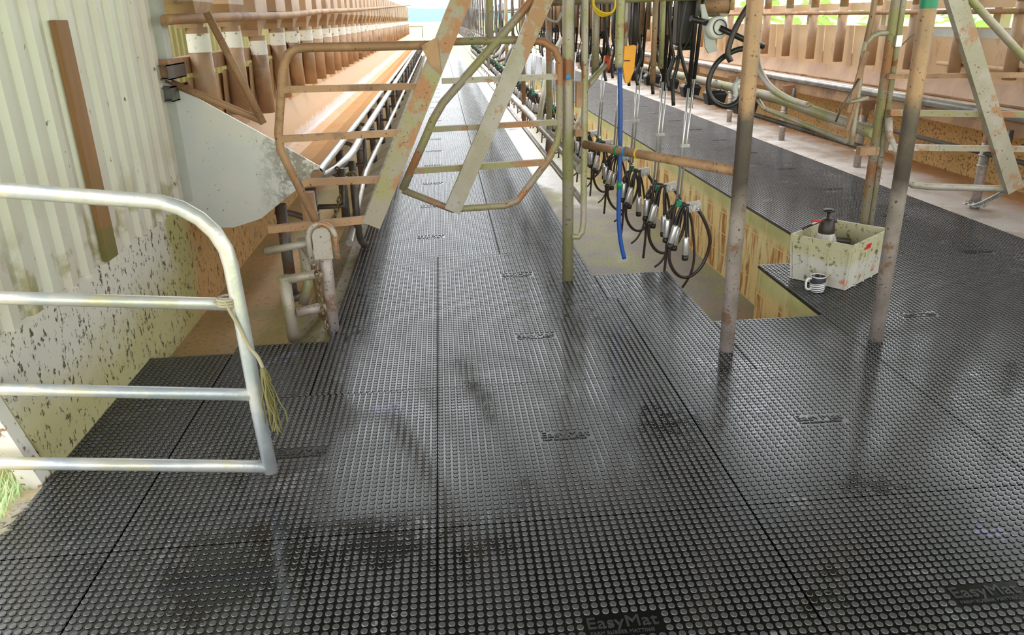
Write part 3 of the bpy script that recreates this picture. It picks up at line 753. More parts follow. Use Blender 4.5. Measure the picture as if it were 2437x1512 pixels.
lp(MB().bb((0.74, 4.40, 1.02), (0.775, 4.44, 1.16)), 'bracket', 'rusty_pipe', ax, G)
lp(MB().bb((0.735, 4.40, 0.86), (0.78, 4.44, 0.90)), 'bracket', 'rusty_pipe', ax, G)
cb = empty('cross_bar', (0.79, 4.40, 0.82)); tag(cb, 'rusty horizontal pipe from the guide pipe to the thick pit post', 'pipe')
G = (0.79, 4.40, 0.82)
lp(MB().tube([(0.79, 4.40, 0.815), (1.27, 3.31, 0.845)], 0.0235, 14), 'pipe', 'rusty_pipe', cb, G)
for q, m_, nm in ((0.42, 'green_plastic', 'green_band'), (0.52, 'blue_tape', 'blue_band'), (0.66, 'yellow', 'yellow_band')):
    a = Vector((0.79, 4.40, 0.815)).lerp(Vector((1.27, 3.31, 0.845)), q*0.62); dd = (Vector((1.27, 3.31, 0.845))-Vector((0.79, 4.40, 0.815))).normalized()
    lp(MB().tube([a-dd*0.007, a+dd*0.007], 0.0265, 14), nm, m_, cb, G)
tag(MB().tube([(0.80, 4.45, 1.12), (0.98, 4.75, 1.235)], 0.017, 10).build('stay_pipe', 'olive_pipe'), 'short slanting stay from the guide pipe toward the pit', 'pipe')
tag(MB().tube([(0.97, 4.735, 1.20), (0.985, 4.76, 1.27)], [0.024, 0.02], 10).build('orange_wrap', 'redorange'), 'red-orange plastic wrap on the end of the slanting stay', 'plastic wrap')
# twin post at the right
tw3 = empty('twin_post', (2.57, 4.50, -0.02)); tag(tw3, 'pair of olive and rust pipes standing side by side behind the crate', 'post')
MB().tube([(0, 0, 0), (0.0, 0, 3.5)], 0.026, 14).build('pipe', 'rust_olive', tw3)
MB().tube([(0.045, 0, 0.18), (0.045, 0, 3.5)], 0.018, 12).build('pipe', 'olive_pipe', tw3)
MB().tube([(-0.0, 0, 1.385), (-0.07, 0, 1.385), (-0.11, 0, 1.37), (-0.145, 0, 1.33), (-0.15, 0, 1.25), (-0.15, 0, 0.85), (-0.15, 0, 0.76)], 0.017, 10).build('hooked_pipe', 'grey_flat', tw3)
MB().tube([(-0.11, 0, 3.0), (-0.125, 0, 1.5), (-0.16, 0, 1.1)], 0.017, 10).build('slim_pipe', 'post', tw3)
MB().box((0.03, -0.03, 1.34), (0.035, 0.03, 0.06)).build('bolt_clamp', 'stainless', tw3)
MB().tube(smooth_path([(0.05, -0.03, 1.31), (0.12, -0.03, 1.37), (0.22, -0.03, 1.39)]), 0.004, 6).build('wire_end', 'dark_pipe', tw3)
lm = empty('lever_linkage', (2.40, 4.50, 0.95)); tag(lm, 'rusty lever linkage with dark rod left of the twin pipes', 'lever')
MB().tube([(0.03, -0.02, 0.32), (0.0, -0.02, 0.18), (-0.03, -0.02, -0.02)], 0, rect=(0.03, 0.012)).build('link_bar', 'rusty_pipe', lm)
MB().tube([(-0.0, -0.03, 0.17), (-0.08, -0.03, 0.02), (-0.11, -0.03, -0.07)], 0.006, 8).build('rod', 'dark_pipe', lm)
MB().tube([(0.01, -0.02, 0.06), (-0.03, -0.02, -0.12), (-0.14, 0.0, -0.09)], 0, rect=(0.025, 0.02)).build('arm', 'rusty_pipe', lm)
MB().tube([(-0.04, -0.03, 0.04), (0.07, -0.03, 0.06)], 0.012, 8).build('pivot', 'grey_flat', lm)

# ================================================================== RUMP RAILS
tag(MB().tube([(2.56, 4.5, 0.80), (2.55, 6, 0.875), (2.55, YF, 0.875)], 0.036, 16).build('rump_rail', 'olive_pipe'), 'thick olive pipe rail along the right platform', 'rail')
tag(MB().tube(smooth_path([(2.545, 5.35, 0.868), (2.54, 5.75, 0.89), (2.53, 6.1, 0.97), (2.52, 6.3, 1.12), (2.52, 6.36, 1.35), (2.52, 6.36, 2.2)]), 0.026, 12).build('bent_riser', 'olive_pipe'), 'olive pipe curving up behind the thick pit post', 'pipe')
tag(MB().tube([(2.52, 4.75, 0.72), (2.56, 6.2, 0.77), (2.555, 6.35, 0.84)], 0.018, 12).build('slim_rail', 'olive_pipe'), 'slim pipe just below the thick olive rail', 'rail')
tag(MB().tube([(2.555, 4.5, 0.70), (2.555, YF, 0.70)], 0.0 + 0.019, 12).build('slim_rail', 'dark_pipe'), 'dark lower rail ending at a rusty clamp on the twin pipes', 'rail')
tag(MB().box((2.53, 4.5, 0.70), (0.12, 0.05, 0.05)).build('rail_clamp', 'rusty_pipe'), 'rusty clamp at the end of the dark lower rail', 'clamp')
tag(MB().tube([(0.79, 4.5, 0.66), (0.79, 12, 0.65), (0.80, YF, 0.64)], 0.034, 16).build('rump_rail', 'steel_rail'), 'thick bright steel rail behind the slender post, left side of the pit', 'rail')
tag(MB().tube([(0.80, 4.5, 0.46), (0.80, YF, 0.46)], 0.02, 12).build('slim_rail', 'steel_rail'), 'slim bright rail under the thick steel rail, left side of the pit', 'rail')
pad = empty('rubber_pad', (2.6, 6.6, 0.83))
pm = MB(); pv = []
for hx, hy, z in ((0.075, 0.055, -0.13), (0.095, 0.075, -0.03), (0.07, 0.06, 0.0)):
    pv += [(-hx, -hy, z), (hx, -hy, z), (hx, hy, z), (-hx, hy, z)]
pm.add(pv, [(4*i+j, 4*i+(j+1) % 4, 4*i+4+(j+1) % 4, 4*i+4+j) for i in range(2) for j in range(4)] + [(3, 2, 1, 0), (8, 9, 10, 11)])
pm.build('block', 'black_rubber', pad, 0.006)
MB().tube([(-0.05, 0.0, 0.0), (-0.05, 0, 0.04), (0, 0, 0.09), (0.05, 0, 0.04), (0.05, 0, 0)], 0.009, 8).build('strap', 'grey_plastic', pad)
pl = ['nearest the white curled hose', 'second from the curled hose', 'third from the curled hose', 'fourth from the curled hose', 'fifth from the curled hose', 'sixth from the curled hose']
for k in range(12):
    o = pad if k == 0 else copy_tree(pad); o.location = (2.52, 6.5+0.76*k, 0.825)
    tag(o, ('black rubber block hanging under the olive rail, %s' % pl[k]) if k < 6 else 'far black rubber block under the olive rail', 'rubber block', 'rail blocks' if k < 6 else 'far rail blocks')

# ================================================================== RIGHT TROUGH
rt = empty('feed_trough', (4.3, 4.5, 0.5)); tag(rt, 'brown feed trough with steel pipe lip along the right wall', 'feed trough')
O = (4.3, 4.5, 0.5)
prof = [(4.95, 1.0), (4.95, 0.86), (4.82, 0.55), (4.7, 0.5), (4.5, 0.53), (4.34, 0.72)]
lp(MB().prism(prof+[(p[0]+0.004, p[1]-0.014) for p in prof][::-1], 2.5, YF), 'tray', 'brown_board', rt, O)
lp(MB().bb((4.30, 2.5, 0.56), (4.325, YF, 0.73)), 'front_plate', 'rusty_pipe', rt, O)
lp(MB().tube([(4.275, 2.5, 0.715), (4.275, YF, 0.715)], 0.036, 16), 'lip_pipe', 'steel_rail', rt, O)
lp(MB().tube([(4.345, 2.5, 0.765), (4.345, YF, 0.765)], 0.012, 10), 'lip_rod', 'rusty_pipe', rt, O)
for k in range(47):
    y0 = 2.6+0.76*k
    if y0+0.76 > YF: break
    lp(MB().box((4.945, y0+0.38, 1.06), (0.016, 0.735, 0.50), 0, 0, -0.03), 'back_panel', 'tan_board', rt, O)
tag(MB().tube([(4.19, 2.5, 0.42), (4.19, YF, 0.42)], 0.02, 12).build('neck_rail', 'dark_pipe'), 'dark slim rail in front of the ochre wall', 'rail')
rs = empty('trough_support', (4.2, 5.76, -0.02))
MB().tube([(0, 0, 0), (0, 0, 0.52)], 0.036, 16).build('post', 'post', rs)
for z in (0.16, 0.34, 0.42): MB().tube([(0, 0, z), (0, 0, z+0.012)], 0.044, 16).build('clamp_ring', 'galv', rs)
MB().prism([(-0.03, 0.46), (0.03, 0.46), (0.05, 0.55), (0.13, 0.60), (0.45, 0.56), (0.45, 0.60), (0.10, 0.66), (-0.06, 0.66), (-0.03, 0.58)], -0.02, 0.02).build('bracket', 'rusty_pipe', rs)
MB().tube([(-0.01, -0.25, 0.65), (-0.01, -0.25, 0.44)], 0.02, 10).build('hanger', 'dark_pipe', rs)
k = 0
for q in range(-1, 17):
    yy = 5.76+1.88*q; o = rs if k == 0 else copy_tree(rs); o.location = (4.2, yy, -0.02)
    lb = {-1: 'round trough support at the right edge of the photo', 0: 'pale round support post with chain at its foot, right trough', 1: 'round support post behind the twin pipes, right trough', 2: 'round support post just right of the thick pit post'}.get(q, 'distant round support post under the right trough')
    tag(o, lb, 'support post', 'right trough supports' if q < 3 else 'far right trough supports'); k += 1
tag(chain(MB(), [(3.47, 4.5, 0.42), (3.7, 4.9, 0.28), (3.95, 5.4, 0.10), (4.14, 5.7, 0.03), (4.20, 5.69, 0.02), (4.27, 5.72, 0.02), (4.27, 5.8, 0.02), (4.2, 5.83, 0.02), (4.13, 5.78, 0.02), (4.14, 5.70, 0.02)], 0.044, 0.0055).build('tie_chain', 'galv'), 'chain from the right lift gate wound round a post foot', 'chain')
# right feed tubes and window rails
rtb = empty('feed_tube', (4.82, 6.47, 0.9))
MB().tube([(0, 0, 0.0), (0, 0, 0.62)], 0.055, 14).build('tube', 'tube_brown', rtb)
MB().tube([(0, 0, 0.62), (0, 0, 1.6)], 0.05, 14).build('upper_tube', 'rust_olive', rtb)
for k in range(-4, 40):
    yy = 6.47+0.76*k
    if yy > YF-0.3: break
    o = rtb if k == -4 else copy_tree(rtb); o.location = (4.80, yy, 0.90)
    tag(o, ['feed tube at the far right edge, behind the gate pipe', 'feed tube behind the wide grey diagonal bar', 'feed tube just right of the brown thick post', 'feed tube right behind the brown thick post top'][k+4] if k < 0 else (('right wall feed tube, %s one left of the twin pipes' % ords[k]) if k < 8 else 'far feed tube on the right wall'), 'feed tube', 'right feed tubes' if k < 8 else 'far right feed tubes')
tag(MB().tube([(4.72, 2.5, 1.44), (4.72, YF, 1.50)], 0.022, 10).build('window_rail', 'rusty_pipe'), 'thin rusty rail crossing in front of the right wall opening', 'rail')
tag(MB().bb((4.90, 2.5, 1.475), (4.98, YF, 1.56)).build('window_rail', 'tan_board'), 'square brown rail across the opening above the right panels', 'rail')
tag(MB().bb((4.93, 2.5, 1.22), (4.99, 8.2, 1.30)).build('panel_cap', 'grey_plastic'), 'pale greenish cap strip on top of the right wall panels', 'trim strip')
tag(MB().tube([(4.86, 2.5, 0.98), (4.86, 7.6, 0.98)], 0.02, 10).build('window_rail', 'tan_board'), 'tan pipe across the right wall panels behind the gate', 'rail')
for k in range(9):
    yy = 3.2+1.9*k
    tag(MB().bb((5.0, yy, 0.5), (5.1, yy+0.1, 3.6)).build('wall_stud', 'rust_olive'), ['wall stud at the right edge of the photo', 'wall stud behind the diagonal bar', 'wall stud behind the brown post'][k] if k < 3 else 'upright wall stud in the right opening', 'wall stud', 'right wall studs' if k > 2 else None)

# greenery outside at the right
lf = MB()
for k in range(620):
    y = random.uniform(3, 45); x = 12+random.uniform(-1, 3.5); z = random.uniform(-0.4, 3.4)
    r = random.uniform(0.12, 0.4); a = random.random()*6; b_ = random.random()*2
    for q in range(3):
        c = Vector((x+random.uniform(-.3, .3), y+random.uniform(-.3, .3), z+random.uniform(-.3, .3)))
        u = Vector((math.cos(a+q), math.sin(a+q), math.sin(b_)*0.6)).normalized()*r; v = u.cross(Vector((0.3, 0.2, 1))).normalized()*r*0.5
        lf.add([c-u, c-v*1.0, c+u, c+v], [(0, 1, 2, 3)])
tag(lf.build('hedge', 'leaf'), 'bright green bushes seen through the right wall opening', 'hedge', None, 'stuff')

# ================================================================== PIT EQUIPMENT
# --- cluster prototype (origin at the claw)
cl0 = empty('milking_cluster', (1.54, 4.7, 0.35))
cw = MB().box((0, 0, 0), (0.07, 0.06, 0.045), 0, 0, -0.15); cw.tube([(-0.045, 0, 0.012), (0.045, 0, 0.022)], 0.022, 12); cw.tube([(-0.01, -0.035, -0.02), (0.0, -0.03, 0.025)], 0.014, 10)
cwb = cw.build('claw', 'clear_plastic', cl0, 0.004)
cm = MB().box((-0.0, -0.033, 0.005), (0.05, 0.008, 0.02)); cm.tube([(0.015, -0.03, 0.0), (0.03, -0.045, 0.0)], 0.01, 8); cm.build('steel_fitting', 'stainless', cwb)
cups = [((-0.155, 0.02, -0.075), (-0.03, 0, -1)), ((-0.115, -0.03, -0.105), (-0.25, 0, -1)), ((-0.085, 0.03, -0.135), (-0.12, 0, -1)), ((-0.045, -0.03, -0.185), (0.02, 0, -1))]
for (p, d) in cups:
    p = Vector(p); d = Vector(d).normalized()
    sh = MB().lathe(p, [(0.0105, 0.004), (0.018, 0.0), (0.0205, -0.006), (0.0205, -0.115), (0.019, -0.12)][::1], 16, -d).build('teat_cup', 'stainless', cl0)
    e = p+d*0.118
    MB().lathe(e, [(0.0, 0.004), (0.0215, 0.003), (0.022, -0.028), (0.018, -0.034), (0.011, -0.034), (0.01, -0.01)], 14, -d).build('liner_mouth', 'black_rubber', sh)
    c1 = Vector((-0.03, p.y*0.5, 0.02))
    MB().tube(smooth_path([c1, (c1+p)*0.5+Vector((-0.01, 0, 0.055)), p+Vector((0.0, 0, 0.04)), p-d*0.0]), 0.008, 8).build('short_hose', 'black_rubber', cl0)
    MB().tube(smooth_path([c1+Vector((0, 0.01, 0)), (c1+p)*0.5+Vector((0.005, 0.012, 0.04)), p+Vector((0.02, 0.01, 0.0)), p+d*0.03+Vector((0.018, 0, 0))]), 0.0055, 6).build('pulse_hose', 'black_rubber', cl0)
MB().tube(smooth_path([(0.03, 0, -0.01), (0.075, 0.0, -0.08), (0.125, 0.01, -0.20), (0.125, 0.02, -0.30), (0.08, 0.02, -0.41), (0.0, 0.02, -0.47), (-0.08, 0.01, -0.44), (-0.135, 0.0, -0.34), (-0.135, 0, -0.2), (-0.12, 0, -0.02), (-0.10, 0.0, 0.06)]), 0.0115, 10).build('milk_hose', 'brown_hose', cl0)
MB().tube(smooth_path([(-0.02, 0.02, -0.02), (0.01, 0.03, -0.12), (0.035, 0.03, -0.28), (0.03, 0.03, -0.42), (-0.02, 0.03, -0.53), (-0.07, 0.04, -0.58)]), 0.0085, 8).build('air_hose', 'brown_hose', cl0)
MB().tube(smooth_path([(-0.13, 0.02, 0.02), (-0.15, 0.02, -0.15), (-0.155, 0.02, -0.35), (-0.165, 0.02, -0.50)]), 0.009, 8).build('air_hose', 'brown_hose', cl0)
# --- hanger: twin steel rods with green clamp and black hoses above
hg0 = empty('hanger_rods', (1.44, 4.7, 0.40))
MB().tube([(-0.008, 0, 0.0), (0.03, 0, 0.72)], 0.0075, 8).build('rod', 'stainless', hg0)
MB().tube([(0.014, 0, 0.02), (0.058, 0, 0.74)], 0.0065, 8).build('rod', 'stainless', hg0)
MB().bb((-0.014, -0.015, -0.04), (0.024, 0.015, 0.0)).build('clamp', 'green_plastic', hg0, 0.003)
MB().bb((0.0, -0.012, 0.33), (0.052, 0.012, 0.345)).build('spacer', 'grey_plastic', hg0)
MB().tube([(0.03, 0, 0.68), (0.05, 0, 1.15), (0.05, 0, 1.4)], 0.014, 8).build('upper_hose', 'black_rubber', hg0)
MB().tube([(0.058, 0, 0.73), (0.085, 0.01, 1.1), (0.10, 0, 1.4)], 0.012, 8).build('upper_hose', 'black_rubber', hg0)
MB().tube(smooth_path([(0.04, 0.02, 0.70), (-0.01, 0.01, 0.82), (-0.04, 0, 0.95), (-0.01, 0, 1.2)]), 0.011, 8).build('upper_hose', 'black_rubber', hg0)
# --- dark meter box with pipes
mb0 = empty('milk_meter', (1.45, 4.8, 1.32))
MB().bb((-0.055, -0.05, 0.0), (0.055, 0.05, 0.42)).build('housing', 'dark_plastic', mb0, 0.012)
MB().bb((-0.045, -0.04, -0.03), (0.045, 0.04, 0.0)).build('drain_cup', 'black_rubber', mb0, 0.01)
MB().tube([(-0.10, -0.03, 0.06), (-0.10, -0.03, 0.45)], 0.014, 8).build('side_pipe', 'post', mb0)
MB().tube([(-0.135, 0.0, 0.03), (-0.135, 0.0, 0.45)], 0.014, 8).build('side_pipe', 'post', mb0)
MB().tube(smooth_path([(0.05, -0.06, 0.3), (0.02, -0.07, 0.05), (-0.06, -0.05, -0.08), (-0.09, -0.04, -0.2)]), 0.006, 6).build('thin_hose', 'black_rubber', mb0)
MB().tube(smooth_path([(-0.02, 0.0, -0.02), (-0.03, 0.0, -0.12), (-0.05, 0, -0.22), (-0.04, 0, -0.35)]), 0.012, 8).build('milk_hose', 'black_rubber', mb0)
ys = [4.70, 5.20, 5.95, 6.70]
while ys[-1] < YF-1.2: ys.append(ys[-1]+0.72)
for k, yy in enumerate(ys):
    dx = random.uniform(-0.03, 0.03) if k else 0; near = k < 6
    o = cl0 if k == 0 else copy_tree(cl0); o.location = (1.54+dx*0.5, yy, 0.35+(random.uniform(-.03, .03) if k else 0)); o.rotation_euler = (0, 0, random.uniform(-.35, .35) if k else 0)
    tag(o, ('milking cluster of four steel cups, %s from the near end of the pit' % ords[k]) if near else 'milking cluster hanging in the far crowd over the pit', 'milking cluster', 'near milking clusters' if near else 'far milking clusters')
    o = hg0 if k == 0 else copy_tree(hg0); o.location = (1.44+dx, yy, 0.40)
    if yy > 13:
        for ch in list(o.children):
            if ch.name.startswith('upper_hose') and random.random() < 0.7: bpy.data.objects.remove(ch)
    tag(o, ('pair of thin steel rods above the %s milking cluster' % ords[k]) if near else 'thin steel rods in the far crowd over the pit', 'rods', 'near hanger rods' if near else 'far hanger rods')
    if yy > 13: continue
    o = mb0 if k == 0 else copy_tree(mb0); o.location = (1.45+dx+(0.02 if k else 0), yy+0.1, 1.32 + (0.03*random.random() if k else 0))
    tag(o, ('dark upright meter box above the %s milking cluster' % ords[k]) if near else 'dark meter box in the crowd over the pit', 'milk meter', 'near milk meters' if near else 'far milk meters')
tag(MB().tube([(0.60, 4.62, 1.585), (1.62, 4.62, 1.60)], 0.034, 16).build('overhead_pipe', 'olive_pipe'), 'thick olive pipe crossing level at the top centre', 'pipe')
vp = MB().tube([(1.50, 5.1, 1.545), (1.80, 5.05, 1.535)], 0.046, 20); tag(vp.build('capped_pipe', 'rusty_pipe'), 'short fat brown pipe with a flat grey end cap, top centre right', 'pipe')
tag(MB().tube([(1.80, 5.05, 1.535), (1.806, 5.049, 1.535)], 0.047, 20).build('pipe_cap', 'dark_pipe'), 'flat grey cap closing the fat brown pipe', 'cap')
tag(MB().tube([(1.62, 5.3, 1.66), (1.62, YF, 1.66)], 0.04, 14).build('milk_line', 'stainless'), 'long steel milk line over the pit', 'pipe')
tag(MB().tube([(1.9, 5.4, 1.50), (2.1, YF, 1.75)], 0.035, 12).build('vacuum_line', 'olive_pipe'), 'olive vacuum line over the right of the pit', 'pipe')
# white disc device with bracket and hoses
pu = empty('pulsator', (1.49, 4.32, 1.42)); tag(pu, 'round white device with dark ring on a grey bracket', 'pulsator')
MB().lathe((0, 0, 0), [(0.0, 0.03), (0.02, 0.03), (0.025, 0.02), (0.05, 0.02), (0.058, 0.01), (0.058, -0.04), (0.0, -0.04)], 28, (0.2, -1, 0.1)).build('disc', 'white', pu)
MB().lathe((0, 0, 0), [(0.036, 0.0215), (0.036, 0.025), (0.041, 0.025), (0.041, 0.0215)], 28, (0.2, -1, 0.1)).build('dark_ring', 'dark_plastic', pu)
MB().prism([(-0.09, 0.12), (-0.07, 0.12), (0.0, -0.06), (0.02, -0.12), (-0.03, -0.13), (-0.05, -0.10)], 0.03, 0.05).build('bracket', 'grey_plastic', pu)
MB().tube([(0.0, -0.03, 0.0), (0.13, -0.05, -0.06), (0.25, -0.03, -0.10)], 0.016, 10).build('spout_hose', 'black_rubber', pu)
MB().tube([(-0.15, 0.0, 0.05), (-0.03, 0.03, 0.02)], 0.016, 10).build('inlet_hose', 'black_rubber', pu)
hs = [(1.70, 1.60), (1.62, 1.52), (1.56, 1.41), (1.53, 1.30), (1.55, 1.25)]
tag(MB().tube(smooth_path([(p[0], 4.25, p[1]) for p in hs]), 0.016, 10).build('thick_hose', 'brown_hose'), 'thick dark hose hanging down past the white disc', 'hose')
hs = [(1.66, 1.315), (1.58, 1.30), (1.50, 1.25), (1.46, 1.18), (1.455, 1.10), (1.49, 1.04), (1.56, 1.01), (1.62, 1.03), (1.65, 1.08)]
tag(MB().tube(smooth_path([(p[0], 4.3, p[1]) for p in hs]), 0.015, 10).build('looped_hose', 'black_rubber'), 'dark hose bent in a big loop beside the thick pit post', 'hose')
hs = [(1.65, 1.08), (1.655, 1.12), (1.625, 1.14), (1.60, 1.115), (1.61, 1.08), (1.605, 1.06)]
tag(MB().tube(smooth_path([(p[0], 4.3, p[1]) for p in hs]), 0.014, 10).build('curled_hose', 'grey_plastic'), 'whitish curled end of the looped hose', 'hose')
# blue hoses, orange scraper, yellow loop
bh = empty('blue_hose', (0.95, 4.2, 0.2)); tag(bh, 'bright blue hose hanging over the cross bar, nearer of the two', 'hose')
lp(MB().tube(smooth_path([(0.935, 4.2, 1.235), (0.945, 4.2, 1.0), (0.95, 4.2, 0.7), (0.95, 4.2, 0.45), (0.965, 4.2, 0.30), (0.99, 4.2, 0.19)]), 0.0125, 10), 'hose', 'blue_hose', bh, (0.95, 4.2, 0.2))
lp(MB().tube([(0.95, 4.2, 0.595), (0.95, 4.2, 0.64)], 0.0145, 10), 'green_joint', 'green_plastic', bh, (0.95, 4.2, 0.2))
tag(MB().tube(smooth_path([(0.93, 4.2, 1.62), (0.93, 4.2, 1.42), (0.932, 4.2, 1.24)]), 0.022, 10).build('hose_sleeve', 'olive_pipe'), 'olive sleeve at the upper end of the near blue hose', 'pipe')
tag(MB().tube(smooth_path([(0.95, 7.2, 1.5), (0.955, 7.2, 1.0), (0.95, 7.2, 0.55), (0.93, 7.2, 0.30), (0.91, 7.2, 0.18)]), 0.014, 10).build('blue_hose', 'blue_hose'), 'second blue hose, farther back, left of the slender post', 'hose')
sc = MB().prism([(0.965, 1.16), (0.985, 1.16), (1.01, 1.22), (1.02, 1.345), (1.005, 1.35), (0.955, 1.345), (0.95, 1.24)], 4.19, 4.21); o = sc.build('orange_paddle', 'orange', None, 0.003); tag(o, 'orange plastic paddle hanging behind the blue hose', 'paddle')
MB().bb((0.955, 4.183, 1.27), (0.985, 4.188, 1.276)).build('brown_stripe', 'dark_plastic', o)
yl = MB()
for k in range(3):
    yl.tube(smooth_path([(0.86-0.01*k, 4.5, 1.62), (0.85, 4.5, 1.55-0.01*k), (0.90, 4.49+0.01*k, 1.51-0.008*k), (0.96, 4.5, 1.52), (0.97, 4.5, 1.60)]), 0.006, 8)
tag(yl.build('yellow_cable_coil', 'yellow'), 'loops of yellow cable hanging at the top beside the slender post', 'cable')
tag(MB().tube(smooth_path([(0.55, 4.6, 1.54), (0.60, 4.6, 1.49), (0.66, 4.6, 1.47), (0.69, 4.6, 1.52)]), 0.007, 8).build('pale_hose', 'grey_plastic'), 'pale hose sagging under the overhead pipe left of the slender post', 'hose')
# bundle of small pipes and hoses near the top, right of the slender post
for (x, y, z0, z1, r, m_, lb) in ((1.02, 4.6, 1.20, 1.7, 0.018, 'rusty_pipe', 'rusty drop pipe right of the orange paddle'),
    (1.055, 4.62, 1.28, 1.7, 0.014, 'olive_pipe', 'olive drop pipe right of the orange paddle'),
    (1.13, 4.7, 1.22, 1.7, 0.018, 'dark_plastic', 'dark drop pipe with a small cup foot'),
    (1.22, 4.6, 1.12, 1.7, 0.016, 'post', 'grey drop pipe left of the nearest meter box'),
    (1.27, 4.62, 1.20, 1.7, 0.015, 'olive_pipe', 'slim olive drop pipe left of the nearest meter box'),
    (0.90, 4.7, 1.15, 1.7, 0.022, 'olive_pipe', 'olive forked pipe left of the orange paddle')):
    tag(MB().tube([(x, y, z1), (x, y, z0)], r, 10).build('drop_pipe', m_), lb, 'pipe')
for i, (x, y, m_) in enumerate(((1.33, 4.75, 'orange'), (1.20, 5.0, 'dark_plastic'), (1.08, 5.4, 'dark_plastic'))):
    t = MB(); t.tube(smooth_path([(x, y, 1.62), (x+0.03, y, 1.35), (x+0.05, y, 1.25), (x+0.02, y, 1.15), (x+0.03, y, 1.08)]), 0.01, 8)
    tag(t.build('thin_hose', 'black_rubber'), ['thin black hose left of the nearest meter box', 'thin black hose left of the second meter box', 'thin black hose left of the third meter box'][i], 'hose')
# stall bends on the left side of the pit, and right side uprights
sb = empty('stall_bend', (0.80, 8.0, 0.9))
MB().tube(smooth_path([(0.03, 0, 1.3), (0.03, 0, 0.5), (0.02, 0, 0.33), (-0.06, 0.0, 0.22), (-0.16, 0, 0.18)]), 0.019, 10).build('pipe', 'dark_pipe', sb)
MB().tube(smooth_path([(-0.16, 0, 0.18), (-0.10, 0.1, 0.3), (-0.02, 0.3, 0.38), (0.02, 0.5, 0.35)]), 0.013, 8).build('link_rod', 'dark_pipe', sb)
for k in range(30):
    o = sb if k == 0 else copy_tree(sb); o.location = (0.86, 9.0+0.95*k, 0.82)
    tag(o, 'bent stall pipe over the left edge of the pit', 'stall pipe', 'stall bends')
up = empty('stall_upright', (0.80, 6.0, 0.7))
MB().tube([(0, 0, 0), (0, 0, 1.6)], 0.022, 10).build('pipe', 'rust_olive', up)
for k, yy in enumerate((6.0, 7.9, 9.8, 13.6)):
    o = up if k == 0 else copy_tree(up); o.location = (0.80, yy, 0.46)
    tag(o, 'nearest rust and olive upright on the left pit rail' if k == 0 else 'upright pipe rising from the left pit rail', 'pipe', None if k == 0 else 'left pit uprights')
for i, (a, b) in enumerate((((0.79, 5.1, 0.66), (0.98, 5.5, 0.88)), ((0.79, 6.6, 0.66), (0.97, 7.3, 1.1)), ((0.97, 7.3, 1.1), (1.12, 7.5, 1.3)))):
    tag(MB().tube([a, b], 0.024, 12).build('rail_brace', 'olive_pipe'), ['low slanting brace from the bright rail toward the pit', 'slanting brace on the bright rail farther back', 'upper brace rising over the far clusters'][i], 'pipe')
tag(MB().tube([(0.89, 8.5, 2.08), (0.89, YF, 2.08)], 0.03, 12).build('header_pipe', 'galv'), 'header pipe the bent stall pipes hang from', 'pipe')
# far end frame of the left trough
ef = MB(); ef.tube([(-1.7, YF, 1.2), (-0.75, YF, 1.2), (-0.75, YF, 0.6)], 0.02, 8); tag(ef.build('end_frame', 'dark_pipe'), 'thin dark frame closing the far end of the left trough', 'frame')

# ================================================================== CRATE, BOTTLE, MUG
ca = math.atan2(0.785, -0.62)
u = Vector((-0.62, 0.785, 0)).normalized(); v = Vector((0.785, 0.62, 0)).normalized(); B0 = Vector((2.225, 3.99, 0.0))
ck = empty('plastic_crate', B0); tag(ck, 'dirty cream plastic crate standing on the mat corner by the pit', 'crate')
LU, LV, HC = 0.325, 0.44, 0.275
def cp(a, b, z, flare=0.02):
    k = flare*z/HC; return B0 + u*(a*LU + (a-0.5)*2*k) + v*(b*LV+(b-0.5)*2*k) + Vector((0, 0, z))
def cbx(corners, th_in): pass
def panel(a0, b0, a1, b1, z0, z1, th, name, mat_):
    # upright wall panel between two footprint points
    P = [cp(a0, b0, z0), cp(a1, b1, z0), cp(a1, b1, z1), cp(a0, b0, z1)]
    n = (P[1]-P[0]).cross(Vector((0, 0, 1))).normalized()
    c = (cp(.5, .5, 0)); 
    if n.dot(c-P[0]) < 0: n = -n
    V = P + [p+n*th for p in P]
    mb = MB().add(V, [(0, 1, 2, 3), (7, 6, 5, 4), (0, 4, 5, 1), (1, 5, 6, 2), (2, 6, 7, 3), (3, 7, 4, 0)])
    mb.v = [(p[0]-B0.x, p[1]-B0.y, p[2]-B0.z) for p in mb.v]; return mb.build(name, mat_, ck)
cor = [(0, 0), (1, 0), (1, 1), (0, 1)]
for i in range(4):
    a, b = cor[i], cor[(i+1) % 4]
    panel(a[0], a[1], b[0], b[1], 0.002, HC, 0.006, 'side', 'crate')
    w_ = panel(a[0]-0.0, a[1], b[0], b[1], HC-0.045, HC, -0.008, 'rim', 'crate')
for i in range(4):
    a, b = cor[i], cor[(i+1) % 4]; n_ = 3 if i % 2 == 0 else 4
    for k in range(n_+1):
        t = k/n_; q = (a[0]+(b[0]-a[0])*t, a[1]+(b[1]-a[1])*t); e = 0.012
        t2 = min(1, t+e*2); q2 = (a[0]+(b[0]-a[0])*t2, a[1]+(b[1]-a[1])*t2)
        if t2 > t: panel(q[0], q[1], q2[0], q2[1], 0.004, HC-0.045, -0.011, 'rib', 'crate')
fl = [cp(0, 0, 0.012), cp(1, 0, 0.012), cp(1, 1, 0.012), cp(0, 1, 0.012)]
fb = MB().add([p-Vector((0, 0, 0.008)) for p in fl]+fl, [(3, 2, 1, 0), (4, 5, 6, 7), (0, 1, 5, 4), (1, 2, 6, 5), (2, 3, 7, 6), (3, 0, 4, 7)])
fb.v = [(p[0]-B0.x, p[1]-B0.y, p[2]) for p in fb.v]; fb.build('base', 'crate', ck)
rd = cp(0.0, 0.42, 0.20)-B0
tg = MB(); 
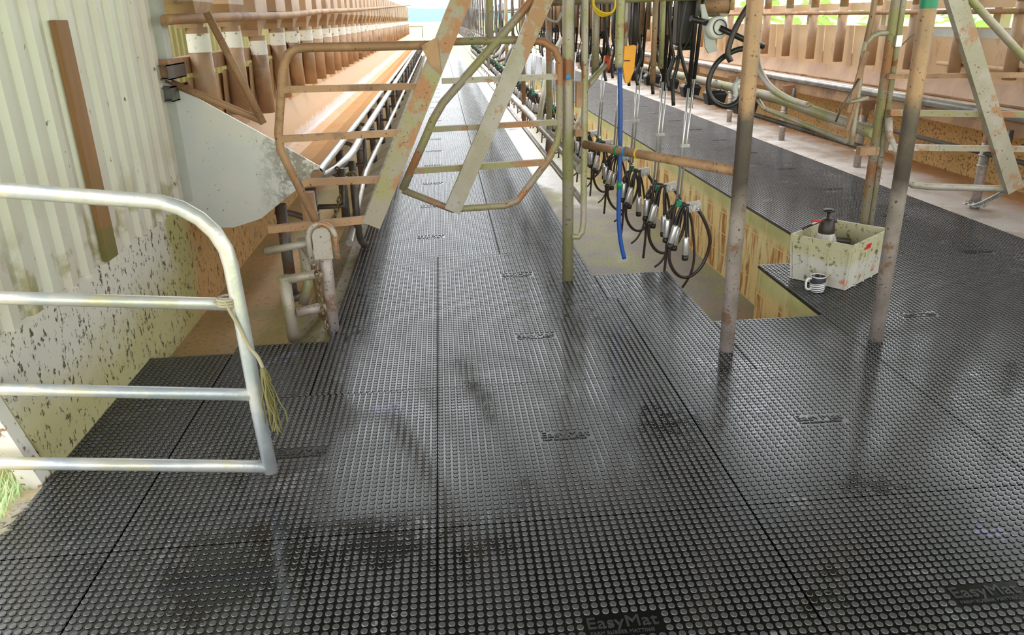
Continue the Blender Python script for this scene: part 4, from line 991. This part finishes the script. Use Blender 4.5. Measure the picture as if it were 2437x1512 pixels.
P = [cp(0, 0.34, 0.215), cp(0, 0.48, 0.215), cp(0, 0.48, 0.245), cp(0, 0.34, 0.245)]; n = -u*0.0095
tg.add([(p+n)-B0 for p in P]+[(p+n*0.6)-B0 for p in P], [(0, 1, 2, 3), (7, 6, 5, 4), (0, 4, 5, 1), (1, 5, 6, 2), (2, 6, 7, 3), (3, 7, 4, 0)]); tg.build('red_sticker', 'red', ck)
# sprayer bottle in the crate
sx = cp(0.66, 0.32, 0.015); sy = empty('sprayer_bottle', sx); tag(sy, 'pump sprayer bottle with black head and pale body inside the crate', 'bottle')
MB().lathe((0, 0, 0), [(0.0, 0.0), (0.062, 0.0), (0.066, 0.01), (0.066, 0.19), (0.06, 0.225), (0.048, 0.255), (0.043, 0.262)], 24).build('body', 'clear_plastic', sy)
MB().lathe((0, 0, 0), [(0.044, 0.255), (0.047, 0.262), (0.047, 0.285), (0.040, 0.335), (0.030, 0.345), (0.010, 0.347), (0.010, 0.385), (0.0, 0.385)], 20).build('head', 'dark_plastic', sy)
MB().lathe((0, 0, 0), [(0.0, 0.383), (0.03, 0.386), (0.034, 0.392), (0.028, 0.40), (0.0, 0.40)], 20).build('pump_knob', 'black_rubber', sy)
MB().tube([(-0.03, 0, 0.325), (-0.06, -0.005, 0.335), (-0.10, -0.01, 0.338)], [0.009, 0.008, 0.006], 8).build('trigger', 'red', sy)
MB().tube([(0.03, 0.0, 0.33), (0.05, 0.0, 0.325)], 0.012, 10).build('nozzle', 'dark_plastic', sy)
cx = cp(0.72, 0.78, 0.015)
tag(MB().box(cx+Vector((0, 0, 0.09)), (0.16, 0.09, 0.17), -0.5).build('dark_box', 'dark_plastic', None, 0.008), 'dark box of oddments inside the cream crate', 'box')
wa, wb = cp(0.62, 0.45, 0.0), cp(0.95, 0.98, 0.0)
tag(MB().tube([(cp(1, 0.15, 0)+Vector((0, 0, 0.293))), (cp(1.0, 0.55, 0)+Vector((0, 0, 0.297))), (cp(1, 0.95, 0)+Vector((0, 0, 0.293)))], [0.007, 0.009, 0.006], 8).build('spray_lance', 'dark_plastic'), 'dark lance lying along the back rim of the crate', 'lance')
tag(MB().tube([(cp(1, 0.40, 0)+Vector((0.0, -0.012, 0.306))), (cp(1.0, 0.72, 0)+Vector((0, -0.012, 0.306)))], 0.006, 8).build('white_stick', 'white'), 'white plastic stick lying on the dark lance', 'stick')
# mug
mg = empty('coffee_mug', (2.065, 4.005, 0.0)); tag(mg, 'white mug with black band and curved stripes in front of the crate', 'mug')
MB().lathe((0, 0, 0), [(0.0, 0.0), (0.034, 0.0), (0.040, 0.006), (0.043, 0.03), (0.0435, 0.092), (0.0425, 0.095), (0.040, 0.093), (0.0395, 0.02), (0.03, 0.012), (0.0, 0.012)], 36).build('cup', 'mug', mg)
hd = [(-0.040, -0.004, 0.080), (-0.058, -0.007, 0.082), (-0.071, -0.009, 0.072), (-0.074, -0.010, 0.050), (-0.070, -0.009, 0.028), (-0.056, -0.007, 0.018), (-0.040, -0.004, 0.018)]
MB().tube(smooth_path(hd), 0.006, 8).build('handle', 'white', mg)
MB().lathe((0, 0, 0.07), [(0.0, 0.0), (0.0395, 0.0)], 24).build('tea', 'brown_hose', mg)

# yard edge plants and wall end post
tag(MB().prism([(2.50, -0.03), (2.565, -0.03), (2.395, 0.41), (2.335, 0.57), (2.335, 3.4), (2.27, 3.4), (2.27, 0.57), (2.33, 0.41)], -1.56, -1.49, 'yz').build('corner_post', 'label'), 'pale mossy corner post at the near end of the left wall', 'post')
gr = MB()
for k in range(260):
    x = -1.66+random.uniform(-0.16, 0.12); y = 2.42+random.uniform(-0.12, 0.12); h = random.uniform(0.03, 0.11)
    dx, dy = random.uniform(-.04, .04), random.uniform(-.04, .04)
    gr.add([(x-0.004, y, -0.03), (x+0.004, y, -0.03), (x+dx, y+dy, h-0.03)], [(0, 1, 2)])
tag(gr.build('weeds', 'leaf'), 'bright weeds growing at the foot of the wall corner', 'weeds', None, 'stuff')
